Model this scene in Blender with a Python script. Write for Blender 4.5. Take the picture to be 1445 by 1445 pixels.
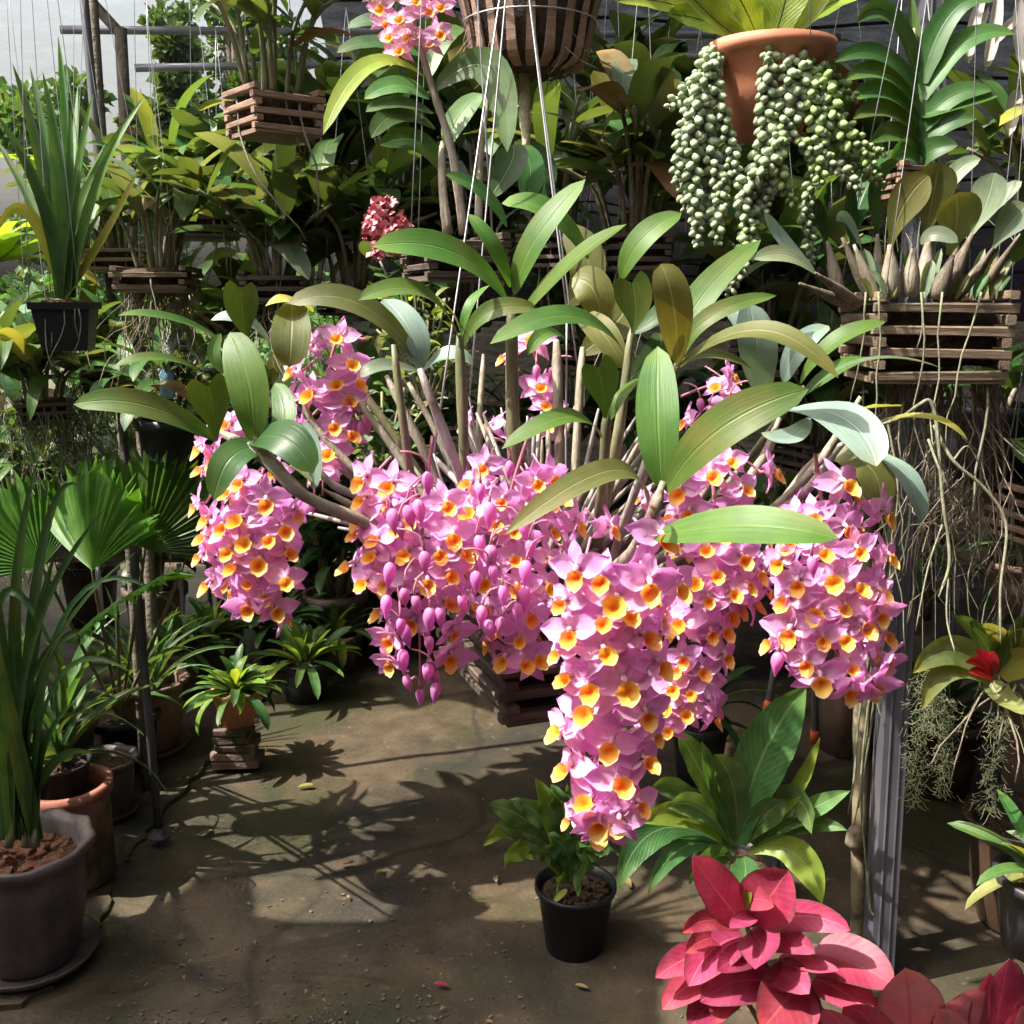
import bpy, math, random
from mathutils import Vector, Matrix, noise
from math import sin, cos, pi, radians, sqrt

scene = bpy.context.scene
for o in list(bpy.data.objects):
    bpy.data.objects.remove(o)

# ------------------------------------------------------------------ camera
CAM = Vector((0, 0, 1.5)); PITCH = radians(11.5); F = 1448.0
RT = Vector((1, 0, 0)); UP = Vector((0, sin(PITCH), cos(PITCH))); FW = Vector((0, cos(PITCH), -sin(PITCH)))
cam = bpy.data.cameras.new('camera'); cam.sensor_width = 36; cam.lens = 36 * F / 1445; cam.clip_start = .05; cam.clip_end = 400
camo = bpy.data.objects.new('camera', cam); scene.collection.objects.link(camo)
camo.location = CAM; camo.rotation_euler = (pi / 2 - PITCH, 0, 0); scene.camera = camo

# ------------------------------------------------------------------ light
SUN_AZ, SUN_EL = radians(-101), radians(55)      # compass angle from +Y, clockwise
world = bpy.data.worlds.new('World'); scene.world = world; world.use_nodes = True
nt = world.node_tree; nt.nodes.clear()
sky = nt.nodes.new('ShaderNodeTexSky'); sky.sky_type = 'NISHITA'; sky.sun_disc = False
sky.sun_elevation = SUN_EL; sky.sun_rotation = SUN_AZ % (2 * pi); sky.dust_density = 9; sky.air_density = 1.6; sky.ozone_density = 1
bg = nt.nodes.new('ShaderNodeBackground'); bg.inputs[1].default_value = .125
wo = nt.nodes.new('ShaderNodeOutputWorld'); hz = nt.nodes.new('ShaderNodeHueSaturation'); hz.inputs['Saturation'].default_value = .4; hz.inputs['Value'].default_value = 1.25; nt.links.new(sky.outputs[0], hz.inputs['Color']); nt.links.new(hz.outputs[0], bg.inputs[0]); nt.links.new(bg.outputs[0], wo.inputs[0])
sl = bpy.data.lights.new('sun', 'SUN'); sl.energy = 5.0; sl.angle = radians(.5); sl.color = (1, .94, .84)
so = bpy.data.objects.new('sun', sl); scene.collection.objects.link(so)
SUNV = Vector((sin(SUN_AZ) * cos(SUN_EL), cos(SUN_AZ) * cos(SUN_EL), sin(SUN_EL)))
so.rotation_euler = SUNV.to_track_quat('Z', 'Y').to_euler(); so.location = SUNV * 20
vs = scene.view_settings; vs.view_transform = 'Standard'; vs.look = 'None'; vs.exposure = 1.1; vs.gamma = 1; vs.use_curve_mapping = False
cy = scene.cycles; cy.use_adaptive_sampling = True; cy.adaptive_threshold = .02; cy.max_bounces = 5; cy.diffuse_bounces = 4; cy.glossy_bounces = 2; cy.transmission_bounces = 4; cy.transparent_max_bounces = 10

# ------------------------------------------------------------------ placing
def P(px, py, d):
    return CAM + RT * ((px - 722.5) / F * d) - UP * ((py - 722.5) / F * d) + FW * d
def G(px, py, z=0):
    v = P(px, py, 1) - CAM
    return CAM + v * ((z - CAM.z) / v.z)
def CV(x, y, z):
    return RT * x + UP * y - FW * z
def S(px, d): return px * d / F
def rng(s): return random.Random(s)

# ------------------------------------------------------------------ objects
COL = scene.collection
def tag(o, label=None, cat=None, group=None, kind=None):
    if label: o['label'] = label
    if cat: o['category'] = cat
    if group: o['group'] = group
    if kind: o['kind'] = kind
    return o
def thing(name, label, cat, loc=(0, 0, 0), group=None):
    o = bpy.data.objects.new(name, None); COL.objects.link(o); o.location = loc; o.empty_display_size = .05
    return tag(o, label, cat, group)
def part(name, me, parent=None, M=None, label=None, kind=None):
    o = bpy.data.objects.new(name, me); COL.objects.link(o)
    if parent is not None: o.parent = parent
    if M is not None: o.matrix_basis = M
    if label: o['label'] = label
    if kind: o['kind'] = kind
    return o
def wloc(o):
    v = Vector(o.location)
    while o.parent is not None:
        o = o.parent; v = v + o.location
    return v
def mesh(name, V, Fc, mats, uv=None, col=None, smooth=True, mi=None, off=None):
    if off is not None: V = [(v[0] - off[0], v[1] - off[1], v[2] - off[2]) for v in V]
    me = bpy.data.meshes.new(name); me.from_pydata([tuple(v) for v in V], [], Fc)
    if not isinstance(mats, (list, tuple)): mats = [mats]
    for m in mats: me.materials.append(m)
    if uv is not None:
        ul = me.uv_layers.new(name='UVMap'); li = [0] * len(me.loops); me.loops.foreach_get('vertex_index', li)
        buf = []
        for i in li: buf.extend(uv[i])
        ul.data.foreach_set('uv', buf)
    if col is not None:
        ca = me.color_attributes.new('Col', 'FLOAT_COLOR', 'POINT'); buf = []
        for c in col: buf.extend((c[0], c[1], c[2], 1))
        ca.data.foreach_set('color', buf)
    me.polygons.foreach_set('use_smooth', [smooth] * len(me.polygons))
    if mi is not None: me.polygons.foreach_set('material_index', mi)
    me.update(); return me
class MB:
    def __init__(s): s.V = []; s.F = []; s.U = []; s.C = []
    def add(s, V, Fc, U=None, C=None):
        n = len(s.V); s.V.extend(V); s.F.extend([tuple(i + n for i in f) for f in Fc])
        s.U.extend(U if U else [(.25, .5)] * len(V)); s.C.extend(C if C else [(1, 1, 1)] * len(V))
    def mesh(s, name, mat, off=None, smooth=True): return mesh(name, s.V, s.F, mat, s.U, s.C, smooth, off=off)

# ------------------------------------------------------------------ materials
def nodes(name):
    m = bpy.data.materials.new(name); m.use_nodes = True; t = m.node_tree; t.nodes.clear()
    return m, t, (lambda ty, **k: mk(t, ty, **k))
def mk(t, ty, **k):
    n = t.nodes.new('ShaderNode' + ty)
    for a, b in k.items(): setattr(n, a, b)
    return n
def lk(t, a, b): t.links.new(a, b)
def mixc(t, fac, a, b, mode='MIX'):
    n = mk(t, 'Mix', data_type='RGBA', blend_type=mode)
    for s, v in ((n.inputs[0], fac), (n.inputs[6], a), (n.inputs[7], b)):
        if hasattr(v, 'links'): lk(t, v, s)
        elif isinstance(v, (int, float)): s.default_value = v
        else: s.default_value = (*v, 1)
    return n.outputs[2]
def mth(t, op, a, b=0., c=None, clamp=False):
    n = mk(t, 'Math', operation=op, use_clamp=clamp)
    for s, v in zip(n.inputs, (a, b, c)):
        if v is None: continue
        if hasattr(v, 'links'): lk(t, v, s)
        else: s.default_value = v
    return n.outputs[0]
def ramp(t, f, lo, hi):
    n = mk(t, 'MapRange', clamp=True); lk(t, f, n.inputs[0]); n.inputs[1].default_value = lo; n.inputs[2].default_value = hi
    return n.outputs[0]
def noise_n(t, scale, detail=3, rough=.55, vec=None, dist=0):
    n = mk(t, 'TexNoise'); n.inputs['Scale'].default_value = scale; n.inputs['Detail'].default_value = detail
    n.inputs['Roughness'].default_value = rough; n.inputs['Distortion'].default_value = dist
    if vec is None:
        vec = mk(t, 'NewGeometry').outputs['Position']
    lk(t, vec, n.inputs['Vector']); return n.outputs['Fac']
def bump(t, h, strength, dist=.002):
    b = mk(t, 'Bump'); b.inputs['Strength'].default_value = strength; b.inputs['Distance'].default_value = dist
    lk(t, h, b.inputs['Height']); return b.outputs[0]
def out(t, sh):
    o = mk(t, 'OutputMaterial'); lk(t, sh, o.inputs['Surface'])

def leafmat(name, dark, light, rough=.42, trans=.3, tcol=None, rib=(.2, .3, .1), ribf=.5, under=None, spots=.35, spotc=(.22, .17, .05), hv=.03, vv=.35, spec=.33, rim=None, veins=0, veinb=.25, streak=1.):
    m, t, N = nodes(name)
    uv = mk(t, 'UVMap').outputs[0]; sx = mk(t, 'SeparateXYZ'); lk(t, uv, sx.inputs[0]); u = sx.outputs[0]; v = sx.outputs[1]
    n1 = noise_n(t, 22, 3)
    base = mixc(t, ramp(t, n1, .3, .7), dark, light)
    oi = mk(t, 'ObjectInfo'); r = oi.outputs['Random']
    cb = mk(t, 'CombineXYZ'); lk(t, mth(t, 'MULTIPLY', u, 26), cb.inputs[0]); lk(t, mth(t, 'MULTIPLY', v, 2.2), cb.inputs[1]); lk(t, mth(t, 'MULTIPLY', r, 37), cb.inputs[2])
    st = noise_n(t, 1, 3, .6, cb.outputs[0])
    base = mixc(t, 1, base, mixc(t, ramp(t, st, .3, .7), [1 - .17 * streak] * 3, [1 + .13 * streak] * 3), 'MULTIPLY')
    # worn tips and patches, per leaf
    sp = mth(t, 'MULTIPLY', ramp(t, noise_n(t, 9, 4), .58, .72), spots)
    base = mixc(t, sp, base, spotc)
    tipm = mth(t, 'MULTIPLY', ramp(t, v, .8, 1.05), mth(t, 'MULTIPLY', ramp(t, r, .35, 1), .7))
    base = mixc(t, tipm, base, (light[0] * 1.9, light[1] * 1.3, light[2] * .8))
    du = mth(t, 'ABSOLUTE', mth(t, 'SUBTRACT', u, .5))
    ribm = mth(t, 'SUBTRACT', 1, ramp(t, du, .008, .035))
    base = mixc(t, mth(t, 'MULTIPLY', ribm, ribf), base, rib)
    if rim:
        base = mixc(t, mth(t, 'MULTIPLY', ramp(t, mth(t, 'ADD', du, mth(t, 'MULTIPLY', noise_n(t, 60, 2), .12)), .45, .56), rim[3]), base, rim[:3])
    if under:
        gm = mk(t, 'NewGeometry'); base = mixc(t, mth(t, 'MULTIPLY', gm.outputs['Backfacing'], .8), base, under)
    if veins:
        ch = mth(t, 'SINE', mth(t, 'MULTIPLY', mth(t, 'ADD', mth(t, 'SUBTRACT', v, mth(t, 'MULTIPLY', du, .5)), mth(t, 'MULTIPLY', n1, .05)), veins))
        base = mixc(t, mth(t, 'MULTIPLY', ramp(t, ch, .75, 1), ribf * .35), base, rib)
    hs = mk(t, 'HueSaturation'); lk(t, base, hs.inputs['Color'])
    r2 = mth(t, 'FRACT', mth(t, 'MULTIPLY', r, 7.31))
    lk(t, mth(t, 'ADD', .5 - hv, mth(t, 'MULTIPLY', r, 2 * hv)), hs.inputs['Hue'])
    lk(t, mth(t, 'ADD', 1 - vv, mth(t, 'MULTIPLY', r2, 2 * vv)), hs.inputs['Value'])
    c = hs.outputs[0]
    h = mth(t, 'MULTIPLY', st, .6 * streak)
    h = mth(t, 'ADD', h, mth(t, 'MULTIPLY', ribm, -.8))
    if veins:
        h = mth(t, 'ADD', h, mth(t, 'MULTIPLY', ch, veinb))
    p = mk(t, 'BsdfPrincipled'); lk(t, c, p.inputs['Base Color']); p.inputs['Specular IOR Level'].default_value = spec
    lk(t, mth(t, 'ADD', rough - .06, mth(t, 'MULTIPLY', n1, .16)), p.inputs['Roughness'])
    lk(t, bump(t, h, .35, .0015), p.inputs['Normal'])
    tr = mk(t, 'BsdfTranslucent'); lk(t, mixc(t, 1., c, tcol or (1.9, 1.7, .6), 'MULTIPLY'), tr.inputs[0])
    mx = mk(t, 'MixShader'); mx.inputs[0].default_value = trans; lk(t, p.outputs[0], mx.inputs[1]); lk(t, tr.outputs[0], mx.inputs[2])
    out(t, mx.outputs[0]); return m
def colmat(name, rough=.5, trans=.35, tint=(1.2, .9, 1.1)):
    m, t, N = nodes(name)
    a = mk(t, 'Attribute', attribute_name='Col').outputs['Color']
    r = mk(t, 'ObjectInfo').outputs['Random']
    hs = mk(t, 'HueSaturation'); lk(t, a, hs.inputs['Color'])
    lk(t, mth(t, 'ADD', .485, mth(t, 'MULTIPLY', r, .03)), hs.inputs['Hue'])
    lk(t, mth(t, 'ADD', .85, mth(t, 'MULTIPLY', mth(t, 'FRACT', mth(t, 'MULTIPLY', r, 9.7)), .25)), hs.inputs['Value'])
    nz = noise_n(t, 180, 2)
    c = mixc(t, 1, hs.outputs[0], mixc(t, nz, (.9, .86, .9), (1.05, 1.05, 1.05)), 'MULTIPLY')
    p = mk(t, 'BsdfPrincipled'); lk(t, c, p.inputs['Base Color']); p.inputs['Roughness'].default_value = rough
    p.inputs['Specular IOR Level'].default_value = .35; lk(t, bump(t, noise_n(t, 300, 2), .25, .001), p.inputs['Normal'])
    tr = mk(t, 'BsdfTranslucent'); lk(t, mixc(t, 1., c, tint, 'MULTIPLY'), tr.inputs[0])
    mx = mk(t, 'MixShader'); mx.inputs[0].default_value = trans; lk(t, p.outputs[0], mx.inputs[1]); lk(t, tr.outputs[0], mx.inputs[2])
    out(t, mx.outputs[0]); return m
def surf(name, c1, c2, rough=.6, scale=12, detail=5, bstr=.4, bdist=.003, metal=0, spec=.4, vv=.15, stretch=None, c3=None, s3=3, lo3=.55, hi3=.7, bscale=None, obj=False):
    m, t, N = nodes(name)
    tc = mk(t, 'TexCoord')
    vec = tc.outputs['Object'] if obj else mk(t, 'NewGeometry').outputs['Position']
    if stretch:
        mp = mk(t, 'Mapping'); lk(t, vec, mp.inputs[0]); mp.inputs['Scale'].default_value = stretch; vec = mp.outputs[0]
    n = noise_n(t, scale, detail, .6, vec, .3)
    c = mixc(t, ramp(t, n, .32, .68), c1, c2)
    if c3: c = mixc(t, ramp(t, noise_n(t, s3, 5, .65), lo3, hi3), c, c3)
    hs = mk(t, 'HueSaturation'); lk(t, c, hs.inputs['Color'])
    r = mk(t, 'ObjectInfo').outputs['Random']; lk(t, mth(t, 'ADD', 1 - vv, mth(t, 'MULTIPLY', r, 2 * vv)), hs.inputs['Value'])
    p = mk(t, 'BsdfPrincipled'); lk(t, hs.outputs[0], p.inputs['Base Color']); p.inputs['Metallic'].default_value = metal
    p.inputs['Specular IOR Level'].default_value = spec
    lk(t, mth(t, 'ADD', rough - .1, mth(t, 'MULTIPLY', n, .2)), p.inputs['Roughness'])
    nb = noise_n(t, bscale or scale * 4, 4, .6, vec)
    lk(t, bump(t, mth(t, 'ADD', nb, n), bstr, bdist), p.inputs['Normal'])
    out(t, p.outputs[0]); return m

LM = dict(
 hero=leafmat('orchid_leaf', (.05, .118, .019), (.09, .172, .031), .45, .24, rib=(.17, .25, .06), ribf=.4, under=(.11, .16, .045), spots=.45, vv=.22, hv=.02, spec=.3),
 heroy=leafmat('orchid_leaf_yellowing', (.25, .27, .045), (.36, .34, .07), .4, .3, rib=(.4, .38, .1), under=(.25, .27, .08), vv=.15),
 herob=leafmat('orchid_leaf_sky_sheen', (.16, .235, .2), (.24, .33, .27), .33, .2, tcol=(1.3, 1.5, .7), rib=(.3, .38, .28), ribf=.35, under=(.19, .25, .15), spots=.2, vv=.15, hv=.01, spec=.65),  # blue-grey sky reflection put into the leaf colour
 heroo=leafmat('orchid_leaf_olive', (.085, .1, .025), (.14, .15, .045), .44, .25, rib=(.26, .27, .1), under=(.16, .15, .08), spots=.45, vv=.18),
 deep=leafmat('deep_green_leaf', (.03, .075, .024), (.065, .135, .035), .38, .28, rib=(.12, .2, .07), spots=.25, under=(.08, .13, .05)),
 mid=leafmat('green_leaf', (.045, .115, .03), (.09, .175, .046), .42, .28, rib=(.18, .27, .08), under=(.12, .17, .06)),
 lime=leafmat('light_green_leaf', (.14, .26, .035), (.24, .36, .06), .4, .42, rib=(.3, .4, .1), spots=.3),
 strap=leafmat('strap_leaf', (.055, .125, .035), (.11, .2, .055), .42, .34, rib=(.17, .26, .09), spots=.25),
 grey=leafmat('grey_green_leaf', (.12, .17, .1), (.2, .26, .17), .38, .25, rib=(.25, .3, .2), under=(.17, .2, .12)),
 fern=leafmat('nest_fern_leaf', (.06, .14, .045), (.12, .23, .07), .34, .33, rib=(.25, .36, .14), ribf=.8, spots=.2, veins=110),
 fernl=leafmat('yellow_green_nest_fern_leaf', (.16, .27, .04), (.28, .38, .06), .36, .45, rib=(.03, .02, .01), ribf=1, spots=.3, veins=110),  # yellow-green fern leaf colour with dark ribs
 palm=leafmat('fan_palm_leaf', (.05, .15, .022), (.09, .22, .032), .4, .45, rib=(.1, .22, .05), ribf=.2, spots=.12),
 red=leafmat('red_aglaonema_leaf', (.34, .03, .085), (.52, .085, .16), .45, .25, tcol=(1.4, .7, .7), rib=(.6, .14, .18), ribf=.7, spots=.18, spotc=(.2, .06, .05), rim=(.1, .075, .06, .7), under=(.4, .16, .15), hv=.012, vv=.25, veins=60, veinb=.12, streak=.2),
 pink=leafmat('pink_aglaonema_leaf', (.7, .2, .25), (.8, .32, .36), .5, .22, tcol=(1.3, .8, .8), rib=(.55, .1, .14), ribf=.5, spots=.15, spotc=(.4, .2, .12), rim=(.2, .17, .08, .5), under=(.6, .28, .25), hv=.012, vv=.12, veins=60, veinb=.12, streak=.2),
 dry=leafmat('dry_leaf', (.16, .09, .04), (.34, .22, .11), .6, .2, tcol=(1.3, 1, .6), rib=(.2, .12, .06), spots=.5, hv=.03),
 brom=leafmat('bromeliad_leaf', (.2, .24, .07), (.36, .38, .14), .32, .35, rib=(.3, .33, .12), ribf=.2, spots=.35, spotc=(.3, .2, .06)),
 bromred=leafmat('bromeliad_heart', (.4, .015, .025), (.55, .04, .04), .3, .25, tcol=(1.3, .8, .8), rib=(.5, .05, .05)),
 white=leafmat('dried_white_sheath', (.55, .5, .44), (.75, .7, .64), .6, .3, tcol=(1, 1, .95), rib=(.6, .55, .48), spots=.3, spotc=(.35, .27, .2)),
)
PETAL = colmat('orchid_petal', .5, .42, (1.2, .85, 1.08))
CANE = surf('cane_bark', (.17, .14, .1), (.36, .32, .25), .6, 30, 5, .6, .002, c3=(.12, .06, .045), s3=14, stretch=(3, 3, .7))
CANEG = surf('green_cane', (.1, .11, .05), (.22, .205, .12), .5, 26, 4, .4, .002, c3=(.2, .13, .1), s3=12, stretch=(3, 3, .7))
CANEGR = surf('silvery_cane_sheath', (.2, .18, .17), (.4, .37, .35), .5, 40, 5, .5, .002, c3=(.16, .11, .09), s3=12, stretch=(3, 3, .7))
RACH = surf('flower_stalk', (.3, .1, .14), (.42, .17, .2), .45, 60, 3, .2, .001)
ROOT = surf('aerial_root', (.13, .13, .08), (.25, .245, .17), .65, 50, 4, .5, .002, c3=(.16, .2, .08), s3=20)
ROOTD = surf('dry_root', (.13, .1, .075), (.27, .22, .16), .75, 60, 4, .5, .002)
MOSS = surf('hanging_moss', (.12, .14, .07), (.27, .28, .16), .8, 60, 4, .3, .002)
WOOD = surf('weathered_teak', (.14, .095, .06), (.3, .225, .155), .65, 30, 6, .6, .002, obj=True, stretch=(.6, 8, 8), vv=.25, c3=(.09, .1, .05), s3=9)
WOODD = surf('dark_wet_wood', (.055, .04, .032), (.14, .105, .08), .6, 30, 6, .6, .002, obj=True, stretch=(.6, 8, 8), vv=.25)
WOODR = surf('reddish_wood', (.2, .12, .085), (.36, .24, .175), .6, 30, 6, .6, .002, obj=True, stretch=(.6, 8, 8), vv=.25)
BAMBOO = surf('bamboo_stake', (.2, .16, .1), (.34, .28, .18), .55, 12, 5, .5, .003, c3=(.05, .04, .03), s3=8, lo3=.5, hi3=.62)
COIR = surf('coir', (.04, .026, .018), (.12, .08, .05), .9, 70, 5, 1, .006)
SOIL = surf('potting_bark', (.03, .02, .014), (.15, .085, .05), .9, 55, 5, 1, .01)
SOILR = surf('red_brick_chips', (.13, .05, .03), (.32, .15, .085), .9, 60, 5, 1, .012)
TERRA = surf('terracotta', (.42, .15, .08), (.53, .21, .115), .65, 7, 5, .25, .002, c3=(.3, .16, .1), s3=6, lo3=.5, hi3=.75)
TERRAD = surf('old_stained_clay', (.08, .05, .04), (.22, .13, .1), .7, 7, 6, .5, .004, stretch=(1.5, 1.5, .5), c3=(.07, .065, .05), s3=4, lo3=.45, hi3=.65)
CLAYG = surf('grey_glazed_clay', (.075, .06, .058), (.2, .155, .15), .55, 7, 6, .5, .004, stretch=(1.5, 1.5, .5), c3=(.06, .05, .045), s3=3, lo3=.5, hi3=.65)
CLAYP = surf('pinkish_concrete_jar', (.28, .17, .14), (.42, .28, .24), .7, 6, 6, .4, .003, c3=(.07, .055, .04), s3=2.6, lo3=.48, hi3=.6)
REDRIM = surf('oxide_red_rim', (.2, .07, .05), (.33, .13, .09), .7, 9, 5, .5, .003)
BLACK = surf('black_plastic', (.012, .012, .015), (.03, .03, .035), .42, 10, 4, .15, .001, c3=(.08, .075, .065), s3=5, lo3=.6, hi3=.85)
GLAZE = surf('dark_brown_glaze', (.025, .016, .012), (.09, .055, .035), .25, 6, 5, .2, .002, c3=(.2, .15, .1), s3=4, lo3=.6, hi3=.8)
STEEL = surf('galvanised_grey_paint', (.085, .085, .105), (.13, .13, .155), .45, 6, 5, .15, .001, metal=.2, c3=(.13, .11, .1), s3=5, lo3=.6, hi3=.75)
STEELD = surf('dark_grey_pipe', (.065, .062, .07), (.12, .115, .125), .5, 8, 5, .2, .001, metal=.2, c3=(.16, .1, .07), s3=9, lo3=.66, hi3=.8)
GALV = surf('galvanised_pipe', (.35, .36, .4), (.5, .51, .55), .4, 8, 5, .1, .001, metal=.5)
WIREM = surf('hanging_wire', (.42, .43, .46), (.58, .58, .6), .35, 20, 2, .05, .0005, metal=.6)
ORANGE = surf('orange_rubber', (.6, .1, .03), (.75, .16, .05), .5, 10, 3, .1, .001)
BRICK = surf('worn_brick', (.13, .085, .065), (.24, .165, .13), .8, 14, 6, .8, .004, c3=(.06, .07, .035), s3=6, lo3=.45, hi3=.62, vv=.25)
BARK = surf('tree_bark', (.1, .08, .06), (.2, .165, .13), .8, 14, 5, .8, .01)
BEAD = surf('succulent_bead', (.22, .29, .15), (.36, .42, .27), .62, 40, 3, .15, .001, c3=(.3, .27, .1), s3=9, lo3=.6, hi3=.75)
BEADB = surf('young_succulent_bead', (.22, .34, .1), (.35, .45, .19), .6, 40, 3, .15, .001)
LITTER = surf('floor_grit', (.05, .045, .038), (.18, .16, .14), .8, 80, 3, .3, .002)
BLUEP = surf('blue_plastic', (.2, .4, .55), (.35, .55, .68), .3, 10, 3, .1, .001)
PINKC = surf('pink_bloom', (.55, .15, .2), (.75, .32, .36), .6, 70, 3, .3, .002)
SPIKE = surf('dry_flower_spike', (.42, .38, .22), (.66, .6, .42), .8, 160, 4, 1, .004)

def netmat(name, col, op, streak):
    m, t, N = nodes(name)
    mp = mk(t, 'Mapping'); lk(t, mk(t, 'NewGeometry').outputs['Position'], mp.inputs[0]); mp.inputs['Scale'].default_value = (1, 1, 4)
    n = noise_n(t, 6, 5, .7, mp.outputs[0]); w = noise_n(t, 90, 2)
    f = mth(t, 'ADD', op - streak / 2, mth(t, 'MULTIPLY', mth(t, 'ADD', mth(t, 'MULTIPLY', ramp(t, n, .3, .7), .7), mth(t, 'MULTIPLY', w, .3)), streak), clamp=True)
    d = mk(t, 'BsdfDiffuse'); lk(t, mixc(t, w, [c * .6 for c in col], [c * 1.4 for c in col]), d.inputs[0])
    tl = mk(t, 'BsdfTranslucent'); tl.inputs[0].default_value = (*col, 1)
    ms = mk(t, 'MixShader'); ms.inputs[0].default_value = .35; lk(t, d.outputs[0], ms.inputs[1]); lk(t, tl.outputs[0], ms.inputs[2])
    tr = mk(t, 'BsdfTransparent'); mx = mk(t, 'MixShader'); lk(t, f, mx.inputs[0]); lk(t, tr.outputs[0], mx.inputs[1]); lk(t, ms.outputs[0], mx.inputs[2])
    out(t, mx.outputs[0]); return m
NETD = netmat('dark_shade_cloth', (.028, .024, .033), .93, .14)
NETL = netmat('thin_shade_cloth', (.09, .085, .1), .16, .2)

def floormat():
    m, t, N = nodes('mossy_concrete')
    pos = mk(t, 'NewGeometry').outputs['Position']
    n1 = noise_n(t, 2.2, 6, .6, pos, .6); n2 = noise_n(t, 9, 6, .65, pos); n3 = noise_n(t, 70, 4, .6, pos); n4 = noise_n(t, 1.1, 5, .6, pos, .8)
    c = mixc(t, ramp(t, n2, .3, .7), (.052, .037, .022), (.118, .086, .054))
    c = mixc(t, ramp(t, n1, .45, .62), c, (.028, .025, .018))
    c = mixc(t, mth(t, 'MULTIPLY', ramp(t, n4, .5, .64), .75), c, (.036, .039, .011))
    c = mixc(t, mth(t, 'MULTIPLY', ramp(t, noise_n(t, 24, 4, .7, pos), .62, .7), .5), c, (.2, .175, .14))
    vo = mk(t, 'TexVoronoi', feature='DISTANCE_TO_EDGE'); vo.inputs['Scale'].default_value = .62; lk(t, mixv(t, pos, 3, .22), vo.inputs['Vector'])
    crack = mth(t, 'SUBTRACT', 1, ramp(t, vo.outputs['Distance'], .0, .012))
    c = mixc(t, mth(t, 'MULTIPLY', crack, .6), c, (.02, .017, .012))
    c = mixc(t, 1, c, mixc(t, n3, (.75, .75, .75), (1.2, 1.2, 1.2)), 'MULTIPLY')
    p = mk(t, 'BsdfPrincipled'); lk(t, c, p.inputs['Base Color']); p.inputs['Specular IOR Level'].default_value = .45
    lk(t, mth(t, 'ADD', .3, mth(t, 'MULTIPLY', n1, .6)), p.inputs['Roughness'])
    h = mth(t, 'SUBTRACT', mth(t, 'ADD', mth(t, 'MULTIPLY', n3, .5), n2), mth(t, 'MULTIPLY', crack, .3))
    lk(t, bump(t, h, .55, .008), p.inputs['Normal']); out(t, p.outputs[0]); return m
def mixv(t, pos, sc, amt):
    n = mk(t, 'TexNoise'); n.inputs['Scale'].default_value = sc; n.inputs['Detail'].default_value = 4; lk(t, pos, n.inputs['Vector'])
    a = mk(t, 'VectorMath', operation='MULTIPLY_ADD'); lk(t, n.outputs['Color'], a.inputs[0]); a.inputs[1].default_value = (amt,) * 3; lk(t, pos, a.inputs[2])
    return a.outputs[0]
FLOOR = floormat()

# ------------------------------------------------------------------ shapes
def bez(a, m, b, n):
    """points on the quadratic curve that passes through m half-way"""
    c = m * 2 - (a + b) * .5
    return [a * (1 - t) ** 2 + c * (2 * t * (1 - t)) + b * t * t for t in [i / n for i in range(n + 1)]]
def catmull(p, n=6):
    q = [p[0] * 2 - p[1]] + list(p) + [p[-1] * 2 - p[-2]]; r = []
    for i in range(1, len(q) - 2):
        for k in range(n):
            t = k / n
            r.append(.5 * ((2 * q[i]) + (q[i + 1] - q[i - 1]) * t + (2 * q[i - 1] - 5 * q[i] + 4 * q[i + 1] - q[i + 2]) * t * t + (3 * q[i] - q[i - 1] - 3 * q[i + 1] + q[i + 2]) * t ** 3))
    r.append(p[-1].copy()); return r
def prof(kind, t):
    if kind == 'ell': return max(.0, (t + .01) ** .62 * (1 - t) ** .52 * 1.92) if t < 1 else .0
    if kind == 'strap': return min(1, .55 + t * 3) * (1 - t ** 3.2) ** .7 if t < 1 else 0
    if kind == 'grass': return min(1, .7 + t * 2) * (1 - t ** 1.6) ** .8 if t < 1 else 0
    if kind == 'obov': return (.12 + .88 * sin(min(1, t / .66) * pi / 2) ** 1.5) * (1 if t < .66 else sqrt(max(0, 1 - ((t - .66) / .345) ** 2)))
    if kind == 'heart': return (.1 + .9 * sin(min(1, t / .7) * pi / 2) ** 1.6) * (1 if t < .7 else .62 + .38 * sqrt(max(0, 1 - ((t - .7) / .3) ** 2)))
    if kind == 'ovate': return (t + .005) ** .5 * (1 - t) ** .62 * 1.95 if t < 1 else 0
    if kind == 'fern': return (.22 + .78 * min(1, t / .5) ** .9) * ((1 - max(0, (t - .6) / .4) ** 2.2)) if t < 1 else 0
    return sin(pi * t)
def ribbon(pts, n0, w, kind='ell', fold=.12, wave=0, wn=5, twist=0, seed=0, cols=6):
    n = len(pts) - 1; V = []; U = []; Fc = []; R = rng(seed); ph = R.random() * 6; nrm = Vector(n0).normalized()
    for i, p in enumerate(pts):
        t = i / n; tg = (pts[min(i + 1, n)] - pts[max(i - 1, 0)]).normalized()
        nrm = (nrm - tg * nrm.dot(tg)).normalized(); nn = Matrix.Rotation(twist * t, 3, tg) @ nrm; side = tg.cross(nn)
        wd = max(prof(kind, t), .004) * w * .5
        for j in range(cols + 1):
            u = -1 + 2 * j / cols
            q = p + side * (u * wd) + nn * (fold * (u * u * .6 + abs(u) * .4) * wd)
            if wave: q = q + nn * (wave * w * abs(u) ** 1.5 * sin(t * wn * 6.283 + ph + (1.3 if u > 0 else 0)) * min(1, t * 3))
            if kind == 'heart' and t > .8: q = q - tg * ((1 - abs(u)) ** 1.3 * (t - .8) / .2 * w * .26)
            V.append(q); U.append((.5 + u * .5, t))
    c = cols + 1
    for i in range(n):
        for j in range(cols): Fc.append((i * c + j, i * c + j + 1, (i + 1) * c + j + 1, (i + 1) * c + j))
    return V, Fc, U
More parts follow.
